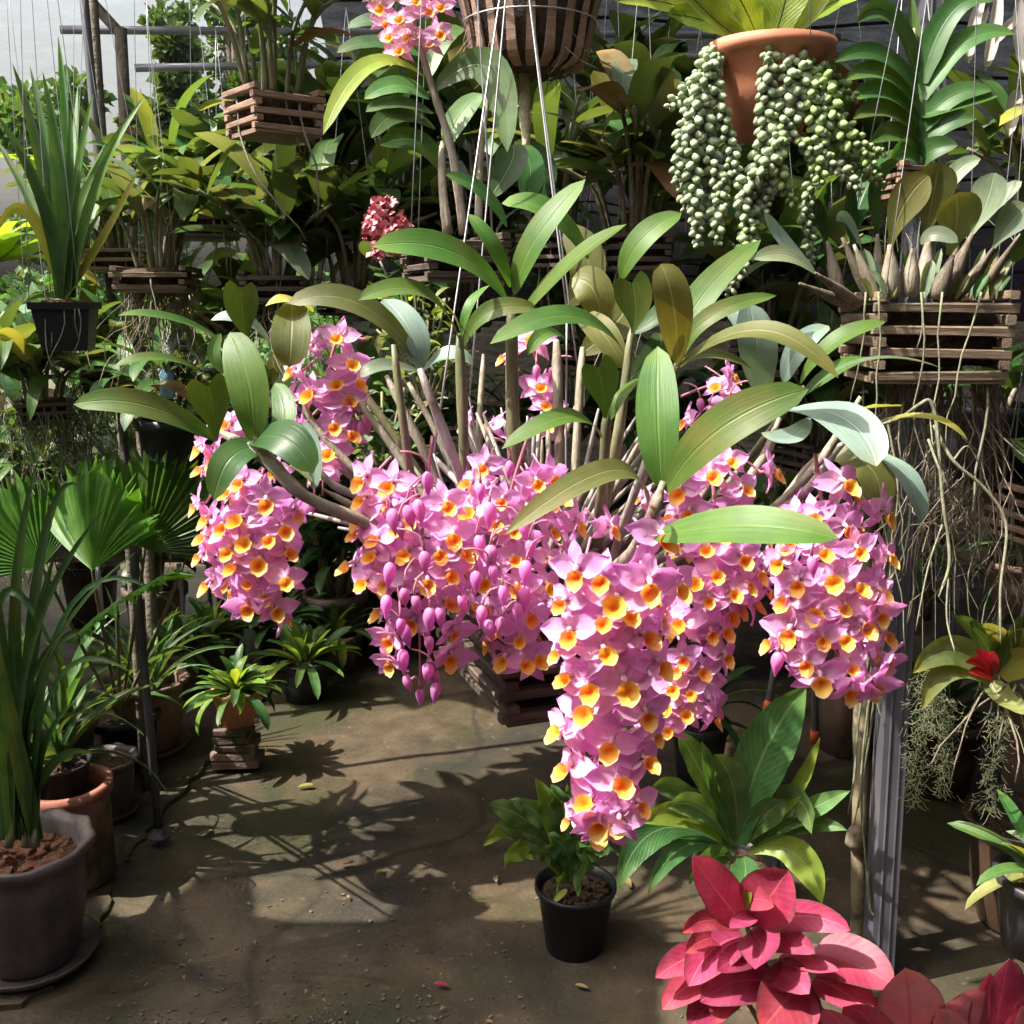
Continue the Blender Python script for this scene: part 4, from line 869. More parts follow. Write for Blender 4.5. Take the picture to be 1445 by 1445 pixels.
# bright leaves at the left edge
rosette('yellow_green_plant', 'bright yellow-green broad-leaved plant at the left edge behind the strappy plant', 'plant', (-10, 370), 2.6, 14, .26, .085, ('lime', 'lime', 'heroy'), 31, 'ovate', 80, 10, (30, 90))
rosette('yellow_green_plant', 'light green leaves at the left edge below the strappy plant', 'plant', (-5, 520), 2.4, 14, .3, .05, ('lime', 'mid', 'strap'), 32, 'strap', 85, 20, (40, 110))

# high slatted basket with upright leafy canes
t = cane_plant('basket_orchid', 'tall leafy orchid in the high brown slatted basket at upper left', 'orchid', (385, 128), 2.0, .3, 11, .62, .2, .045, ('deep', 'mid', 'mid'), 41, ('basket', .15, .085, 3, radians(38), WOODR), (3, 5), hang=.9, droop=80, cm=CANEG, roots=4)
# row of basket orchids behind, left
t = cane_plant('basket_orchid', 'pale leafy orchid in a low slatted basket behind the grey pole', 'orchid', (222, 376), 2.35, .26, 13, .7, .2, .055, ('mid', 'grey', 'deep', 'mid'), 42, ('basket', .17, .055, 2, radians(4), WOOD), (2, 4), hang=.8, droop=110, roots=10, start=.5)
mossroots(t, P(225, 412, 2.35), .07, 90, .05, .3, 4, ROOTD)
t = cane_plant('basket_orchid', 'green orchid with arching leaves in a dark slatted basket left of centre', 'orchid', (388, 382), 2.3, .22, 13, .8, .2, .055, ('mid', 'deep', 'grey'), 43, ('basket', .15, .07, 3, radians(8), WOODD), (3, 5), hang=.9, droop=90, roots=6)
mossroots(t, P(390, 430, 2.3), .06, 50, .1, .3, 6, ROOTD)
cane_plant('orchid_clump', 'sunlit orchid clump behind the strappy plant at upper left', 'orchid', (160, 345), 2.7, .22, 12, .6, .22, .05, ('mid', 'mid', 'grey', 'lime'), 44, ('basket', .16, .07, 3, .3, WOOD), (3, 6), hang=.8, droop=80, roots=8)
cane_plant('orchid_clump', 'leafy orchid between the high brown basket and the pale one', 'orchid', (290, 300), 2.8, .22, 14, .7, .24, .06, ('mid', 'deep', 'deep'), 45, ('basket', .16, .07, 3, .5, WOODD), (3, 6), hang=.7, droop=80, roots=6)
cane_plant('orchid_clump', 'dark broad-leaved orchid right below the high brown basket', 'orchid', (450, 300), 2.7, .3, 14, .8, .25, .075, ('deep', 'deep', 'mid'), 46, ('basket', .16, .07, 3, .5, WOODD), (3, 6), hang=.7, droop=70, roots=6)
cane_plant('orchid_clump', 'dark orchid clump hanging low behind the far left flowers', 'orchid', (330, 520), 2.9, .26, 12, .8, .22, .06, ('deep', 'deep'), 47, ('pot', .07, .05, .1, BLACK, 'plain'), (3, 6), hang=.9, droop=80, roots=12)

# ================================================================== TOP CENTRE
# round slatted hanging bowl
c = P(748, -40, 1.75); t = thing('hanging_bowl_basket', 'round hanging basket of vertical slats lined with coconut fibre', 'basket', c - Vector((0, 0, .16)))
V, Fc = lathe([(.06, 0), (.088, .02), (.1, .07), (.118, .15), (.12, .2), (.1, .2)], 30, lambda i, a: (.005 * sin(a * 17) + .004 * sin(a * 29), 0)); part('coir_liner', mesh('coir_liner', V, Fc, COIR), t)
for k in range(20):
    a = 2 * pi * k / 20; pts = [Vector((cos(a) * r, sin(a) * r, z)) for r, z in ((.07, -.004), (.099, .014), (.112, .07), (.13, .15), (.134, .21))]
    V, Fc, U = ribbon(catmull(pts, 3), (cos(a), sin(a), 0), .019, 'grass', 0, cols=2); V2 = [v + Vector((cos(a), sin(a), 0)) * -.005 for v in V]; nv = len(V)
    bd = [i * 3 for i in range(nv // 3)]; ed = [i * 3 + 2 for i in range(nv // 3)]
    Fc = Fc + [tuple(i + nv for i in f[::-1]) for f in Fc] + [(bd[i + 1], bd[i], bd[i] + nv, bd[i + 1] + nv) for i in range(len(bd) - 1)] + [(ed[i], ed[i + 1], ed[i + 1] + nv, ed[i] + nv) for i in range(len(ed) - 1)]
    V = [(v[0], v[1], v[2]) for v in V + V2]
    part('slat', mesh('slat', V, Fc, WOODR, smooth=False), t)
for r, z in ((.116, .075), (.136, .17)):
    V, Fc, U = tube([Vector((cos(a * pi / 18) * r, sin(a * pi / 18) * r, z)) for a in range(37)], .0013, 5); part('hoop', mesh('hoop', V, Fc, WIREM, U), t)
mossroots(t, c - Vector((0, 0, .1)), .12, 60, .03, .12, 8, ROOTD)
R = rng(88); 
for i in range(10): put_leaf(t, Vector((0, 0, .2)), R.random() * 6.28, .3, .05, 'strap', 'mid', R.uniform(40, 85), 70, R)
hanger(t, c + Vector((0, 0, .05)), .22, .8)
s = thing('flower_spike', 'thick pale dry flower spike hanging below the round basket', 'flower spike', P(738, 98, 1.8))
for (x, y0, y1, r) in ((738, 98, 208, .0105), (724, 104, 142, .009)):
    a, b = P(x, y0, 1.8), P(x + 5, y1, 1.8); pts = [a.lerp(b, i / 24) for i in range(25)]
    V, Fc, U = tube(pts, [r * R.uniform(.85, 1.15) * (1 - .35 * (i / 24) ** 3) for i in range(25)], 10); part('spike', mesh('spike', V, Fc, SPIKE, U, off=wloc(s)), s)
wire(s, P(738, 100, 1.8), P(745, 60, 1.78), .002, ROOTD, 'stem')

# pink flowering cane orchid, top centre
c = P(640, 330, 1.62); t = thing('pink_cane_orchid', 'tall cane orchid with pale pink flowers at top left of centre', 'orchid', c)
pcane(t, ((655, 330, 1.62), (638, 215, 1.62), (612, 130, 1.6), (585, 40, 1.58), (572, -20, 1.56)), .0075, .003, CANE)
pcane(t, ((632, 330, 1.64), (624, 260, 1.64), (624, 200, 1.66)), .008, .005, CANE)
pcane(t, ((675, 330, 1.64), (678, 230, 1.66), (690, 120, 1.7)), .006, .004, CANE)
for a in [((598, 108), (520, 92), (456, 190), 34, 1.6, 1.5, (.2, .7, .7), 'lime'), ((612, 128), (690, 96), (716, 215), 56, 1.6, 1.56, (.3, .4, .87), 'deep'), ((606, 140), (560, 120), (514, 140), 34, 1.62, 1.6, (0, .5, .86), 'mid'),
          ((610, 160), (560, 145), (516, 158), 30, 1.62, 1.6, (0, .6, .8), 'deep'), ((614, 182), (560, 162), (524, 195), 36, 1.64, 1.58, (0, .6, .8), 'deep'), ((632, 207), (648, 165), (680, 132), 46, 1.64, 1.66, (-.3, .2, .93), 'mid'),
          ((628, 250), (590, 200), (536, 205), 38, 1.66, 1.62, (.1, .6, .8), 'mid'), ((606, 110), (620, 60), (655, 40), 46, 1.66, 1.7, (-.2, .3, .93), 'deep'), ((592, 60), (540, 30), (490, 40), 34, 1.66, 1.66, (0, .6, .8), 'deep'),
          ((595, 80), (530, 60), (475, 75), 34, 1.7, 1.68, (0, .6, .8), 'deep'), ((690, 280), (720, 230), (722, 205), 52, 1.72, 1.75, (0, .2, .97), 'deep'), ((740, 285), (748, 240), (735, 205), 48, 1.76, 1.78, (.2, .2, .95), 'mid'), ((760, 285), (765, 235), (725, 200), 44, 1.8, 1.8, (.2, .2, .95), 'deep'),
          ((715, 320), (680, 270), (628, 246), 26, 1.5, 1.46, (0, .7, .7), 'mid')]:
    b, m, tp, w, d0, d1, f, mt = a; pleaf(t, b, m, tp, w, d0, d1, f, mt, fold=.15, wave=.01)
FP = [flowermesh(50 + i, .97, 1) for i in range(3)]
for (x, y) in [(538, 8), (552, 50), (600, 14), (618, 46), (566, 28), (585, 2), (563, 72), (606, 62), (545, 30), (578, 50), (622, 10), (530, -12), (610, -14)]:
    f = CV(RF.uniform(-.7, .7), RF.uniform(-.5, .2), 1).normalized(); u = (Vector((RF.uniform(-.3, .3), 0, 1)) - f * f.z).normalized(); r = f.cross(u); q = .95
    M = Matrix(((r.x * q, f.x * q, u.x * q, 0), (r.y * q, f.y * q, u.y * q, 0), (r.z * q, f.z * q, u.z * q, 0), (0, 0, 0, 1))); M.translation = P(x, y, 1.56 + RF.uniform(-.03, .03)) - c; part('flower', RF.choice(FP), t, M)
basket(t, c - Vector((0, 0, .0)), .14, .07, 3, .4, WOODD)
hanger(t, c, .14, 1.0)

# dark broad-leaved orchids behind the main plant
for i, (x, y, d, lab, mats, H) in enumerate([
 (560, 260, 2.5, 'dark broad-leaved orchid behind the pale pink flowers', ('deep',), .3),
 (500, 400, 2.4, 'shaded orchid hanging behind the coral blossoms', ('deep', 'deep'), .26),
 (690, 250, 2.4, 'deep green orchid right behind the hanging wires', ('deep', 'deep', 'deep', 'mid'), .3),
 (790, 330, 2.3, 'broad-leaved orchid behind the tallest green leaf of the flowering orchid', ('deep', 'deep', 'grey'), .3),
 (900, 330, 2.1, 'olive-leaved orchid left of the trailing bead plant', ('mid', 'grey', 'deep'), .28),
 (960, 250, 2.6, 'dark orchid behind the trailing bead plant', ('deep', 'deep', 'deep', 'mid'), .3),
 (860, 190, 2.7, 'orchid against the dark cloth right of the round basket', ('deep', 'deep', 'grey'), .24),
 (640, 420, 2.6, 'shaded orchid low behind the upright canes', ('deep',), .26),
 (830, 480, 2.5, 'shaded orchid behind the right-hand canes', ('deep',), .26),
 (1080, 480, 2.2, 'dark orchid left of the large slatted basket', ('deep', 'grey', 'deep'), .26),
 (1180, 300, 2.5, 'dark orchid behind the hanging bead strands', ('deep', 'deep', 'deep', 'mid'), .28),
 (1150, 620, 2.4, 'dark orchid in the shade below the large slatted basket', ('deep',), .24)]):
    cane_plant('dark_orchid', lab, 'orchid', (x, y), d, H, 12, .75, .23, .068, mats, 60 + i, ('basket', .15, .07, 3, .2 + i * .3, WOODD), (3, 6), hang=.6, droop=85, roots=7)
# coral blossoms and fine foliage
t = bush('coral_begonia', 'bushy plant with coral pink blossom clusters behind the main leaves', 'plant', (570, 400), 1.9, .09, .11, 90, .045, .03, ('mid', 'deep', 'mid'), 71, wave=.06)
R = rng(72)
for (x, y, r) in [(538, 300, 20), (525, 325, 16), (545, 335, 18), (560, 345, 12), (535, 350, 12), (545, 290, 12), (565, 315, 12)]:
    mb = MB(); c = P(x, y, 1.84)
    for k in range(60):
        v = Vector((R.gauss(0, 1), R.gauss(0, 1), R.gauss(0, 1))).normalized() * S(r, 1.84) * R.random() ** .4; p = c + v; s = .008; d = Vector((R.uniform(-1, 1), R.uniform(-1, 1), R.uniform(-1, 1))).normalized(); n = d.orthogonal().normalized(); q = d.cross(n)
        mb.add([p, p + d * s + n * s * .7 + q * s * .3, p + d * s * 1.9, p + d * s - n * s * .7 + q * s * .3], [(0, 1, 2, 3)])
    part('blossom_cluster', mb.mesh('blossom_cluster', PINKC, off=wloc(t)), t)
bush('fine_leaved_fern', 'fine grey-green leafy plant below the coral blossoms', 'plant', (600, 480), 1.75, .1, .13, 140, .03, .016, ('grey', 'mid', 'lime'), 73)
bush('fine_leaved_fern', 'fine mossy foliage behind the left-hand canes', 'plant', (540, 610), 1.6, .08, .1, 130, .026, .014, ('mid', 'grey'), 74)

# ================================================================== TOP RIGHT
# terracotta pot: nest fern and bead plant
c = P(1082, 197, 1.65); t = thing('terracotta_hanging_pot', 'hanging terracotta pot with a nest fern and long trailing bead strands', 'potted plant', c)
pot(t, c, .094, .052, .142, TERRA, SOIL, 'plain')
ct = c + Vector((0, 0, .13)); Rq = rng(90)
for (x, y, w, mx, my) in [(868, 2, 40, 960, 10), (930, -60, 60, 1000, 20), (985, -110, 66, 1030, 0), (1035, -130, 70, 1055, -10), (1085, -135, 70, 1083, -10), (1130, -120, 66, 1110, -5), (1180, -80, 60, 1135, 10), (1245, -20, 46, 1160, 12), (1150, -110, 50, 1120, -20), (1010, -60, 56, 1050, 10), (940, 20, 44, 1000, 32)]:
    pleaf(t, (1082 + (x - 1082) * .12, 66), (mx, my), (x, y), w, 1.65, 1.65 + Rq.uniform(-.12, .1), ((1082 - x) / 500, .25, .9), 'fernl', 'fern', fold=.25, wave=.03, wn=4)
def strand(px, d, rad, young=False, bare=0):
    pts = catmull([P(x, y, d + dz) for (x, y, dz) in px], 8); mb = MB(); L = 0; acc = 0; step = .0042; k = 0
    V, Fc, U = tube(pts, .0026, 5); part('stem', mesh('stem', V, Fc, ROOT, U, off=c), t)
    tot = sum((pts[i + 1] - pts[i]).length for i in range(len(pts) - 1))
    for i in range(len(pts) - 1):
        a, b = pts[i], pts[i + 1]; seg = (b - a).length; tg = (b - a).normalized(); o1 = tg.orthogonal().normalized(); o2 = tg.cross(o1)
        while acc < seg:
            s = L + acc
            if s > bare:
                th = k * 2.4 + Rq.uniform(-.3, .3); f = s / tot; sz = rad * 1.34 * Rq.uniform(.82, 1.15) * (1 if f < .8 else 1 - .45 * (f - .8) / .2); ax = (o1 * cos(th) + o2 * sin(th)) * .85 + tg * .55; ax.normalize(); q = ax.orthogonal().normalized(); q2 = ax.cross(q); ctr = a + tg * acc + ax * sz * 1.1
                n0 = len(mb.V); vv = [ctr - ax * sz]
                for (z, r) in ((-.55, .72), (.15, .85), (.72, .55)):
                    for j in range(6): vv.append(ctr + ax * z * sz + (q * cos(j * pi / 3) + q2 * sin(j * pi / 3)) * r * sz * .82)
                vv.append(ctr + ax * sz * 1.05); ff = [(0, 1 + (j + 1) % 6, 1 + j) for j in range(6)]
                for z in (0, 1): ff += [(1 + z * 6 + j, 1 + z * 6 + (j + 1) % 6, 7 + z * 6 + (j + 1) % 6, 7 + z * 6 + j) for j in range(6)]
                ff += [(13 + j, 13 + (j + 1) % 6, 19) for j in range(6)]; mb.add(vv, ff); k += 1
            acc += step
        acc -= seg; L += seg
    if mb.V: part('bead_strand', mb.mesh('bead_strand', BEADB if young else BEAD, off=c), t, kind='stuff')
e = -.105
for px, rad, yg, bare in [
 (((1010, 70, 0), (998, 92, e), (984, 150, e - .01), (976, 230, e), (985, 345, e)), .0072, 0, .03), (((1015, 75, 0), (1008, 115, e), (1022, 180, e), (1042, 255, e)), .007, 0, .05),
 (((1083, 60, 0), (1086, 80, e), (1082, 130, e), (1078, 190, e), (1062, 290, e + .01), (1055, 360, e), (1028, 412, e)), .0078, 0, .08), (((1118, 60, 0), (1130, 95, e), (1124, 150, e), (1108, 205, e)), .0076, 0, .06),
 (((1120, 60, 0), (1142, 110, e), (1148, 170, e), (1172, 228, e)), .007, 1, .06), (((1140, 65, 0), (1166, 118, e), (1182, 175, e), (1206, 205, e), (1248, 218, e)), .0068, 1, .08),
 (((1100, 65, .05), (1148, 220, -.02), (1138, 290, -.03), (1146, 372, -.03)), .0062, 0, .2), (((1000, 90, -.06), (994, 200, -.07), (1000, 275, -.07), (1014, 325, -.07)), .0068, 0, .02),
 (((1130, 70, .03), (1180, 115, -.02), (1208, 140, -.04)), .006, 1, .05), (((1090, 70, e * .9), (1100, 180, e), (1096, 235, e - .01), (1118, 285, e)), .0068, 1, .1),
 (((1120, 80, 0), (1180, 200, -.05), (1215, 240, -.06), (1252, 262, -.06)), .0062, 1, .12), (((1000, 80, -.08), (972, 125, -.09), (945, 150, -.1)), .006, 0, .03),
 (((990, 150, -.08), (966, 220, -.08), (968, 300, -.08)), .0064, 0, .0), (((1060, 300, e), (1040, 370, e), (1018, 400, e)), .006, 1, 0), (((1100, 190, e), (1085, 230, e - .02), (1048, 268, e - .01), (1055, 320, e)), .007, 0, 0),
 (((1125, 190, e), (1150, 225, e), (1160, 262, e)), .006, 1, 0), (((1140, 150, e), (1190, 170, e), (1236, 240, e)), .006, 1, 0), (((1030, 230, e), (1012, 290, e), (1012, 345, e)), .006, 0, 0), (((1090, 60, 0), (1110, 95, e), (1104, 160, e), (1086, 240, e), (1080, 300, e)), .007, 0, .05), (((1010, 80, -.03), (992, 130, e), (1000, 210, e), (1024, 290, e)), .007, 0, .04), (((1130, 120, e), (1160, 160, e), (1150, 215, e)), .0068, 0, 0), (((980, 140, e), (962, 190, e), (955, 260, e)), .006, 0, 0), (((1120, 200, e), (1180, 235, e), (1215, 270, e)), .006, 0, 0)]: strand(px, 1.65, rad, yg, bare)
hanger(t, ct, .19, .9, n=3)
# fan-leaved vanda
c = P(1297, 245, 1.95); t = thing('vanda_orchid', 'vanda orchid with two ranks of arching strap leaves at upper right', 'orchid', c)
pcane(t, ((1298, 260, 1.95), (1300, 180, 1.96), (1294, 90, 1.98), (1290, 40, 1.98)), .009, .006, CANEG, name='stem')
for i, (x, y) in enumerate([(1255, 228), (1228, 202), (1203, 168), (1198, 142), (1192, 114), (1178, 88), (1208, 32)]):
    sy = 238 - i * 20; pleaf(t, (1297, sy), ((1297 + x) / 2 + 4, min(sy, y) - 14 + i), (x, y), 38, 1.95, 1.88, (.25, .55, .8), 'mid', 'strap', fold=.3)
for i, (x, y) in enumerate([(1352, 205), (1378, 168), (1400, 128), (1408, 136), (1432, 48), (1402, 2)]):
    sy = 228 - i * 22; pleaf(t, (1299, sy), ((1299 + x) / 2 - 8, min(sy, y) + 6 + i * 2), (x, y), 38, 1.95, 1.9, (-.25, .5, .8), 'mid', 'strap', fold=.3)
pleaf(t, (1296, 110), (1290, 60), (1286, -10), 24, 1.97, 2.0, (.2, .1, .97), 'mid', 'strap', fold=.3)
basket(t, P(1290, 232, 1.95), .13, .06, 3, .2, WOODR); mossroots(t, P(1290, 250, 1.95), .05, 40, .05, .25, 15, ROOT)
for (x0, x1) in ((1278, 1252), (1304, 1330)): wire(t, P(x0, -60, 1.95), P(x1, 240, 1.95))
# dried white sheaths
t = thing('dried_white_sheaths', 'cluster of drooping papery white sheaths at the upper right corner', 'dried plant', P(1400, 20, 2.0))
for (b, m, tp, w) in [((1392, -20), (1372, 40), (1366, 90), 20), ((1410, -20), (1402, 40), (1390, 100), 22), ((1440, -10), (1436, 50), (1448, 110), 24), ((1395, 10), (1370, 60), (1340, 75), 14), ((1440, 130), (1428, 150), (1424, 192), 26), ((1442, 20), (1420, 40), (1404, 62), 16)]:
    pleaf(t, b, m, tp, w, 2.0, 1.95, (.1, .3, .95), 'white', 'ell', fold=.5)
wire(t, P(1405, -15, 2.0), P(1405, -120, 2.0)); wire(t, P(1440, 135, 2.0), P(1442, -60, 2.0))
cane_plant('leafy_orchid', 'green orchid at the right edge under the white sheaths', 'orchid', (1450, 290), 2.05, .24, 9, .8, .18, .05, ('mid', 'grey', 'mid'), 95, None, (3, 5), droop=80)
# large slatted basket orchid
c = P(1312, 418, 1.62); t = thing('large_basket_orchid', 'bulbous orchid with broad grey-green leaves in a large slatted wooden basket', 'orchid', c - Vector((0, 0, .135)))
basket(t, c + Vector((-.008, 0, .008)), .208, .135, 4, radians(-3), WOOD, .95)
Rb = rng(99); BULB = surf('sheathed_bulb', (.09, .07, .05), (.23, .19, .14), .65, 30, 5, .7, .003, c3=(.2, .22, .1), s3=12, stretch=(4, 4, .5))
def pbulb(b, tp, w):
    A, B = P(b[0], b[1] + 14, b[2] + .015), P(*tp); pts = [A.lerp(B, i / 8) + Vector((0, 0, 0)) for i in range(9)]; V, Fc, U = tube(pts, [S(w, 1.6) * .5 * (.25 + .75 * sin(pi * min(1, (.15 + .85 * i / 8) ** .75)) ** 1.3) for i in range(9)], 9); part('pseudobulb', mesh('pseudobulb', V, Fc, Rb.choice((CANE, BULB, BULB)), U, off=wloc(t)), t)
for b, tp, w in [((1212, 416, 1.56), (1150, 385, 1.5), 16), ((1205, 420, 1.56), (1128, 400, 1.52), 16), ((1185, 405, 1.6), (1168, 340, 1.6), 20), ((1228, 408, 1.56), (1188, 335, 1.56), 16), ((1236, 408, 1.54), (1205, 345, 1.54), 16), ((1258, 405, 1.52), (1256, 345, 1.52), 26), ((1240, 405, 1.6), (1238, 330, 1.6), 18), ((1285, 405, 1.52), (1288, 350, 1.52), 24), ((1305, 400, 1.56), (1310, 335, 1.56), 26), ((1320, 408, 1.52), (1345, 360, 1.52), 24), ((1330, 408, 1.54), (1372, 330, 1.54), 22), ((1350, 408, 1.56), (1402, 350, 1.56), 16), ((1380, 402, 1.54), (1440, 330, 1.5), 12), ((1345, 400, 1.64), (1350, 330, 1.64), 20), ((1280, 400, 1.66), (1278, 335, 1.68), 18), ((1225, 400, 1.64), (1215, 350, 1.66), 18), ((1395, 404, 1.6), (1430, 370, 1.6), 14)]: pbulb(b, tp, w)
for b, m, tp, w, d, f, mt in [((1257, 348), (1275, 290), (1310, 248), 50, 1.52, (-.2, .25, .95), 'heroo'), ((1306, 335), (1316, 275), (1326, 230), 58, 1.58, (0, .2, .98), 'heroo'), ((1338, 360), (1350, 310), (1348, 274), 64, 1.5, (.1, .2, .97), 'heroo'), ((1372, 330), (1392, 285), (1402, 244), 48, 1.54, (-.3, .4, .87), 'grey'), ((1385, 310), (1412, 280), (1442, 256), 30, 1.58, (-.3, .6, .75), 'grey'), ((1402, 350), (1425, 315), (1450, 290), 44, 1.54, (-.2, .5, .85), 'grey'), ((1320, 300), (1345, 248), (1384, 224), 30, 1.64, (-.3, .5, .8), 'grey'), ((1240, 332), (1235, 260), (1270, 225), 24, 1.64, (.1, .2, .95), 'deep'), ((1205, 350), (1200, 300), (1202, 258), 24, 1.62, (.2, .2, .95), 'mid'), ((1168, 342), (1158, 300), (1172, 255), 26, 1.64, (.2, .3, .9), 'deep'), ((1150, 386), (1110, 360), (1064, 366), 32, 1.5, (.1, .55, .83), 'grey'), ((1140, 372), (1104, 340), (1078, 300), 34, 1.54, (.3, .4, .87), 'herob'), ((1300, 345), (1320, 330), (1352, 342), 26, 1.48, (0, .75, .66), 'grey'), ((1215, 350), (1195, 310), (1180, 312), 20, 1.5, (.3, .4, .85), 'herob'), ((1430, 370), (1445, 345), (1470, 330), 34, 1.6, (0, .5, .86), 'mid')]:
    pleaf(t, b, m, tp, w, d, d - .03, f, mt, 'obov' if w > 40 else 'ell', fold=.2)
for i in range(26):
    x = Rb.uniform(1212, 1410); b = (x, 422); a = (x - 1310) / 160 + Rb.uniform(-.4, .4); h = Rb.uniform(25, 75); pleaf(t, b, (x + a * h * .3, 422 - h * .55), (x + a * h * .8, 422 - h), Rb.uniform(10, 20), 1.56 + Rb.uniform(-.05, .08), None, (-a * .5, .3, .9), Rb.choice(('dry', 'grey', 'heroo', 'grey', 'mid')), 'ell', fold=.7, n=8, name='sheath')
for x in (1222, 1300, 1305, 1385, 1240, 1330): root(t, P(x, 412, 1.49), Rb.uniform(.08, .3), Rb, .0018)
for i in range(18): root(t, P(Rb.uniform(1215, 1420), 540, 1.62 + Rb.uniform(-.08, .1)), Rb.uniform(.1, .45), Rb, Rb.uniform(.0013, .003), Rb.choice((ROOT, ROOTD, ROOT)))
mossroots(t, P(1330, 545, 1.66), .09, 90, .08, .4, 44, ROOTD)
hanger(t, c, .25, 1.0)
# long green roots at the right
t = thing('aerial_root_cluster', 'long pale green aerial roots dangling from an arching cane at right', 'roots', P(1320, 590, 1.5))
for px, r in [(((1296, 572, 1.5), (1312, 566, 1.5), (1322, 600, 1.5), (1330, 700, 1.5), (1340, 790, 1.5), (1325, 842, 1.48)), .0042), (((1318, 600, 1.52), (1345, 650, 1.5), (1390, 690, 1.5), (1420, 740, 1.5), (1412, 830, 1.5), (1412, 910, 1.5)), .0036), (((1330, 740, 1.5), (1310, 800, 1.5), (1292, 890, 1.5)), .002), (((1340, 800, 1.5), (1336, 870, 1.5), (1348, 922, 1.48)), .0022), (((1296, 572, 1.5), (1270, 590, 1.54), (1240, 600, 1.56)), .004), (((1345, 650, 1.5), (1365, 630, 1.52), (1385, 660, 1.53)), .0025), (((1310, 620, 1.5), (1325, 660, 1.48), (1340, 690, 1.48)), .0028)]: pcane(t, px, r * .8, r * .55, ROOT, name='root', nodes_=False, n=6)
# roots wrapped down the stake
t = thing('aerial_root_cluster', 'grey-green aerial roots hanging down over the bamboo stake', 'roots', P(1215, 690, 2.26))
for px in [((1270, 700, 2.0), (1238, 760, 2.2), (1225, 900, 2.27), (1222, 1060, 2.28), (1206, 1160, 2.28)), ((1260, 700, 2.0), (1240, 800, 2.2), (1228, 960, 2.26), (1220, 1080, 2.28), (1205, 1166, 2.28)), ((1262, 700, 2.0), (1246, 830, 2.18), (1232, 1000, 2.26), (1216, 1120, 2.28), (1222, 1220, 2.28), (1226, 1295, 2.28)), ((1266, 700, 2.0), (1240, 860, 2.2), (1214, 1000, 2.28), (1205, 1100, 2.28), (1196, 1150, 2.28)), ((1268, 700, 2.0), (1256, 860, 2.15), (1236, 970, 2.2), (1249, 1028, 2.2)), ((1224, 1230, 2.28), (1228, 1280, 2.28), (1233, 1292, 2.27)), ((1240, 900, 2.2), (1220, 1040, 2.27), (1212, 1140, 2.27))]:
    pcane(t, px, .0034, .002, ROOT, name='root', nodes_=False, n=6)

# ================================================================== RIGHT SIDE
c = P(1400, 570, 1.95); t = cane_plant('potted_orchid', 'small orchid in a black pot below the large basket at right', 'orchid', c, 0, .12, 7, .9, .13, .035, ('deep', 'mid'), 101, ('pot', .09, .07, .14, BLACK, 'plain'), (2, 4), droop=110, roots=10, hang=.9)
mossroots(t, c - Vector((0, 0, .12)), .1, 90, .1, .4, 46, ROOTD)
t = cane_plant('basket_orchid', 'orchid in the reddish slatted basket at the right edge', 'orchid', (1475, 680), 1.9, .14, 8, .9, .14, .04, ('deep', 'mid'), 102, ('basket', .16, .1, 4, .15, WOODR), (2, 4), droop=100, roots=14, hang=.9)
cane_plant('potted_orchid', 'shaded orchid in a dark round clay pot at the right edge', 'orchid', (1450, 790), 2.2, .15, 8, .8, .16, .045, ('deep',), 103, ('pot', .085, .06, .11, TERRAD, 'plain'), (2, 4), droop=100, roots=8, hang=.9)
c = P(1400, 955, 1.75); t = thing('bromeliad', 'pale green bromeliad with a red heart hanging at the right', 'bromeliad', c)
for b, m, tp, w, mt in [((1398, 950), (1340, 918), (1288, 950), 46, 'brom'), ((1398, 955), (1340, 940), (1300, 1002), 44, 'brom'), ((1400, 945), (1385, 900), (1345, 868), 30, 'mid'), ((1405, 945), (1410, 900), (1385, 880), 30, 'brom'), ((1410, 945), (1435, 900), (1475, 890), 40, 'brom'), ((1412, 955), (1450, 930), (1480, 965), 44, 'heroy'), ((1412, 950), (1425, 905), (1440, 868), 28, 'mid'), ((1400, 960), (1420, 990), (1470, 1010), 40, 'brom')]: pleaf(t, b, m, tp, w, 1.75, 1.68, (0, .5, .85), mt, 'strap', fold=.25, wave=.02)
for b, m, tp in [((1400, 955), (1385, 935), (1362, 935)), ((1402, 950), (1392, 930), (1375, 918)), ((1404, 950), (1400, 930), (1395, 922)), ((1400, 958), (1385, 950), (1366, 948))]: pleaf(t, b, m, tp, 20, 1.72, 1.68, (0, .6, .8), 'bromred', 'strap', fold=.3, name='heart_leaf')
R = rng(105)
for i in range(12): root(t, P(1410 + R.uniform(-20, 30), 965, 1.74), R.uniform(.06, .22), R, R.uniform(.0012, .0028), R.choice((ROOT, ROOT, ROOTD)), dirv=(R.uniform(-1, .6), -.3, -.3))
wire(t, c, c + Vector((0, 0, 1.2)))
for i, (x, y, n) in enumerate([(1302, 960, 26), (1340, 985, 24), (1410, 1010, 22), (1320, 940, 22)]):
    t = thing('hanging_moss', ('longest', 'thickest', 'rightmost', 'shortest')[i] + ' wisp of grey hanging moss below the bromeliad', 'moss', P(x, y, 2.0 - .02 * i)); R = rng(110 + i); mb = MB()
    for k in range(n * 12):
        z = R.random() ** 1.1 * (.26 if i == 0 else .2 if i < 3 else .13); p = P(x, y, 2.0 - .02 * i) + Vector((R.gauss(0, .012) * (1 - z), R.gauss(0, .012), -z)); dd = Vector((R.uniform(-1, 1), R.uniform(-1, 1), R.uniform(-1.2, .1))).normalized() * .02
        V, Fc, U = tube([p, p + dd * .5 + Vector((0, 0, -.003)), p + dd], .0007, 3, False); mb.add(V, Fc, U)
    part('strands', mb.mesh('strands', MOSS, off=wloc(t)), t, kind='stuff'); wire(t, P(x, y, 2.0 - .02 * i), P(x, y - 380, 2.0 - .02 * i), .0008, ROOTD)
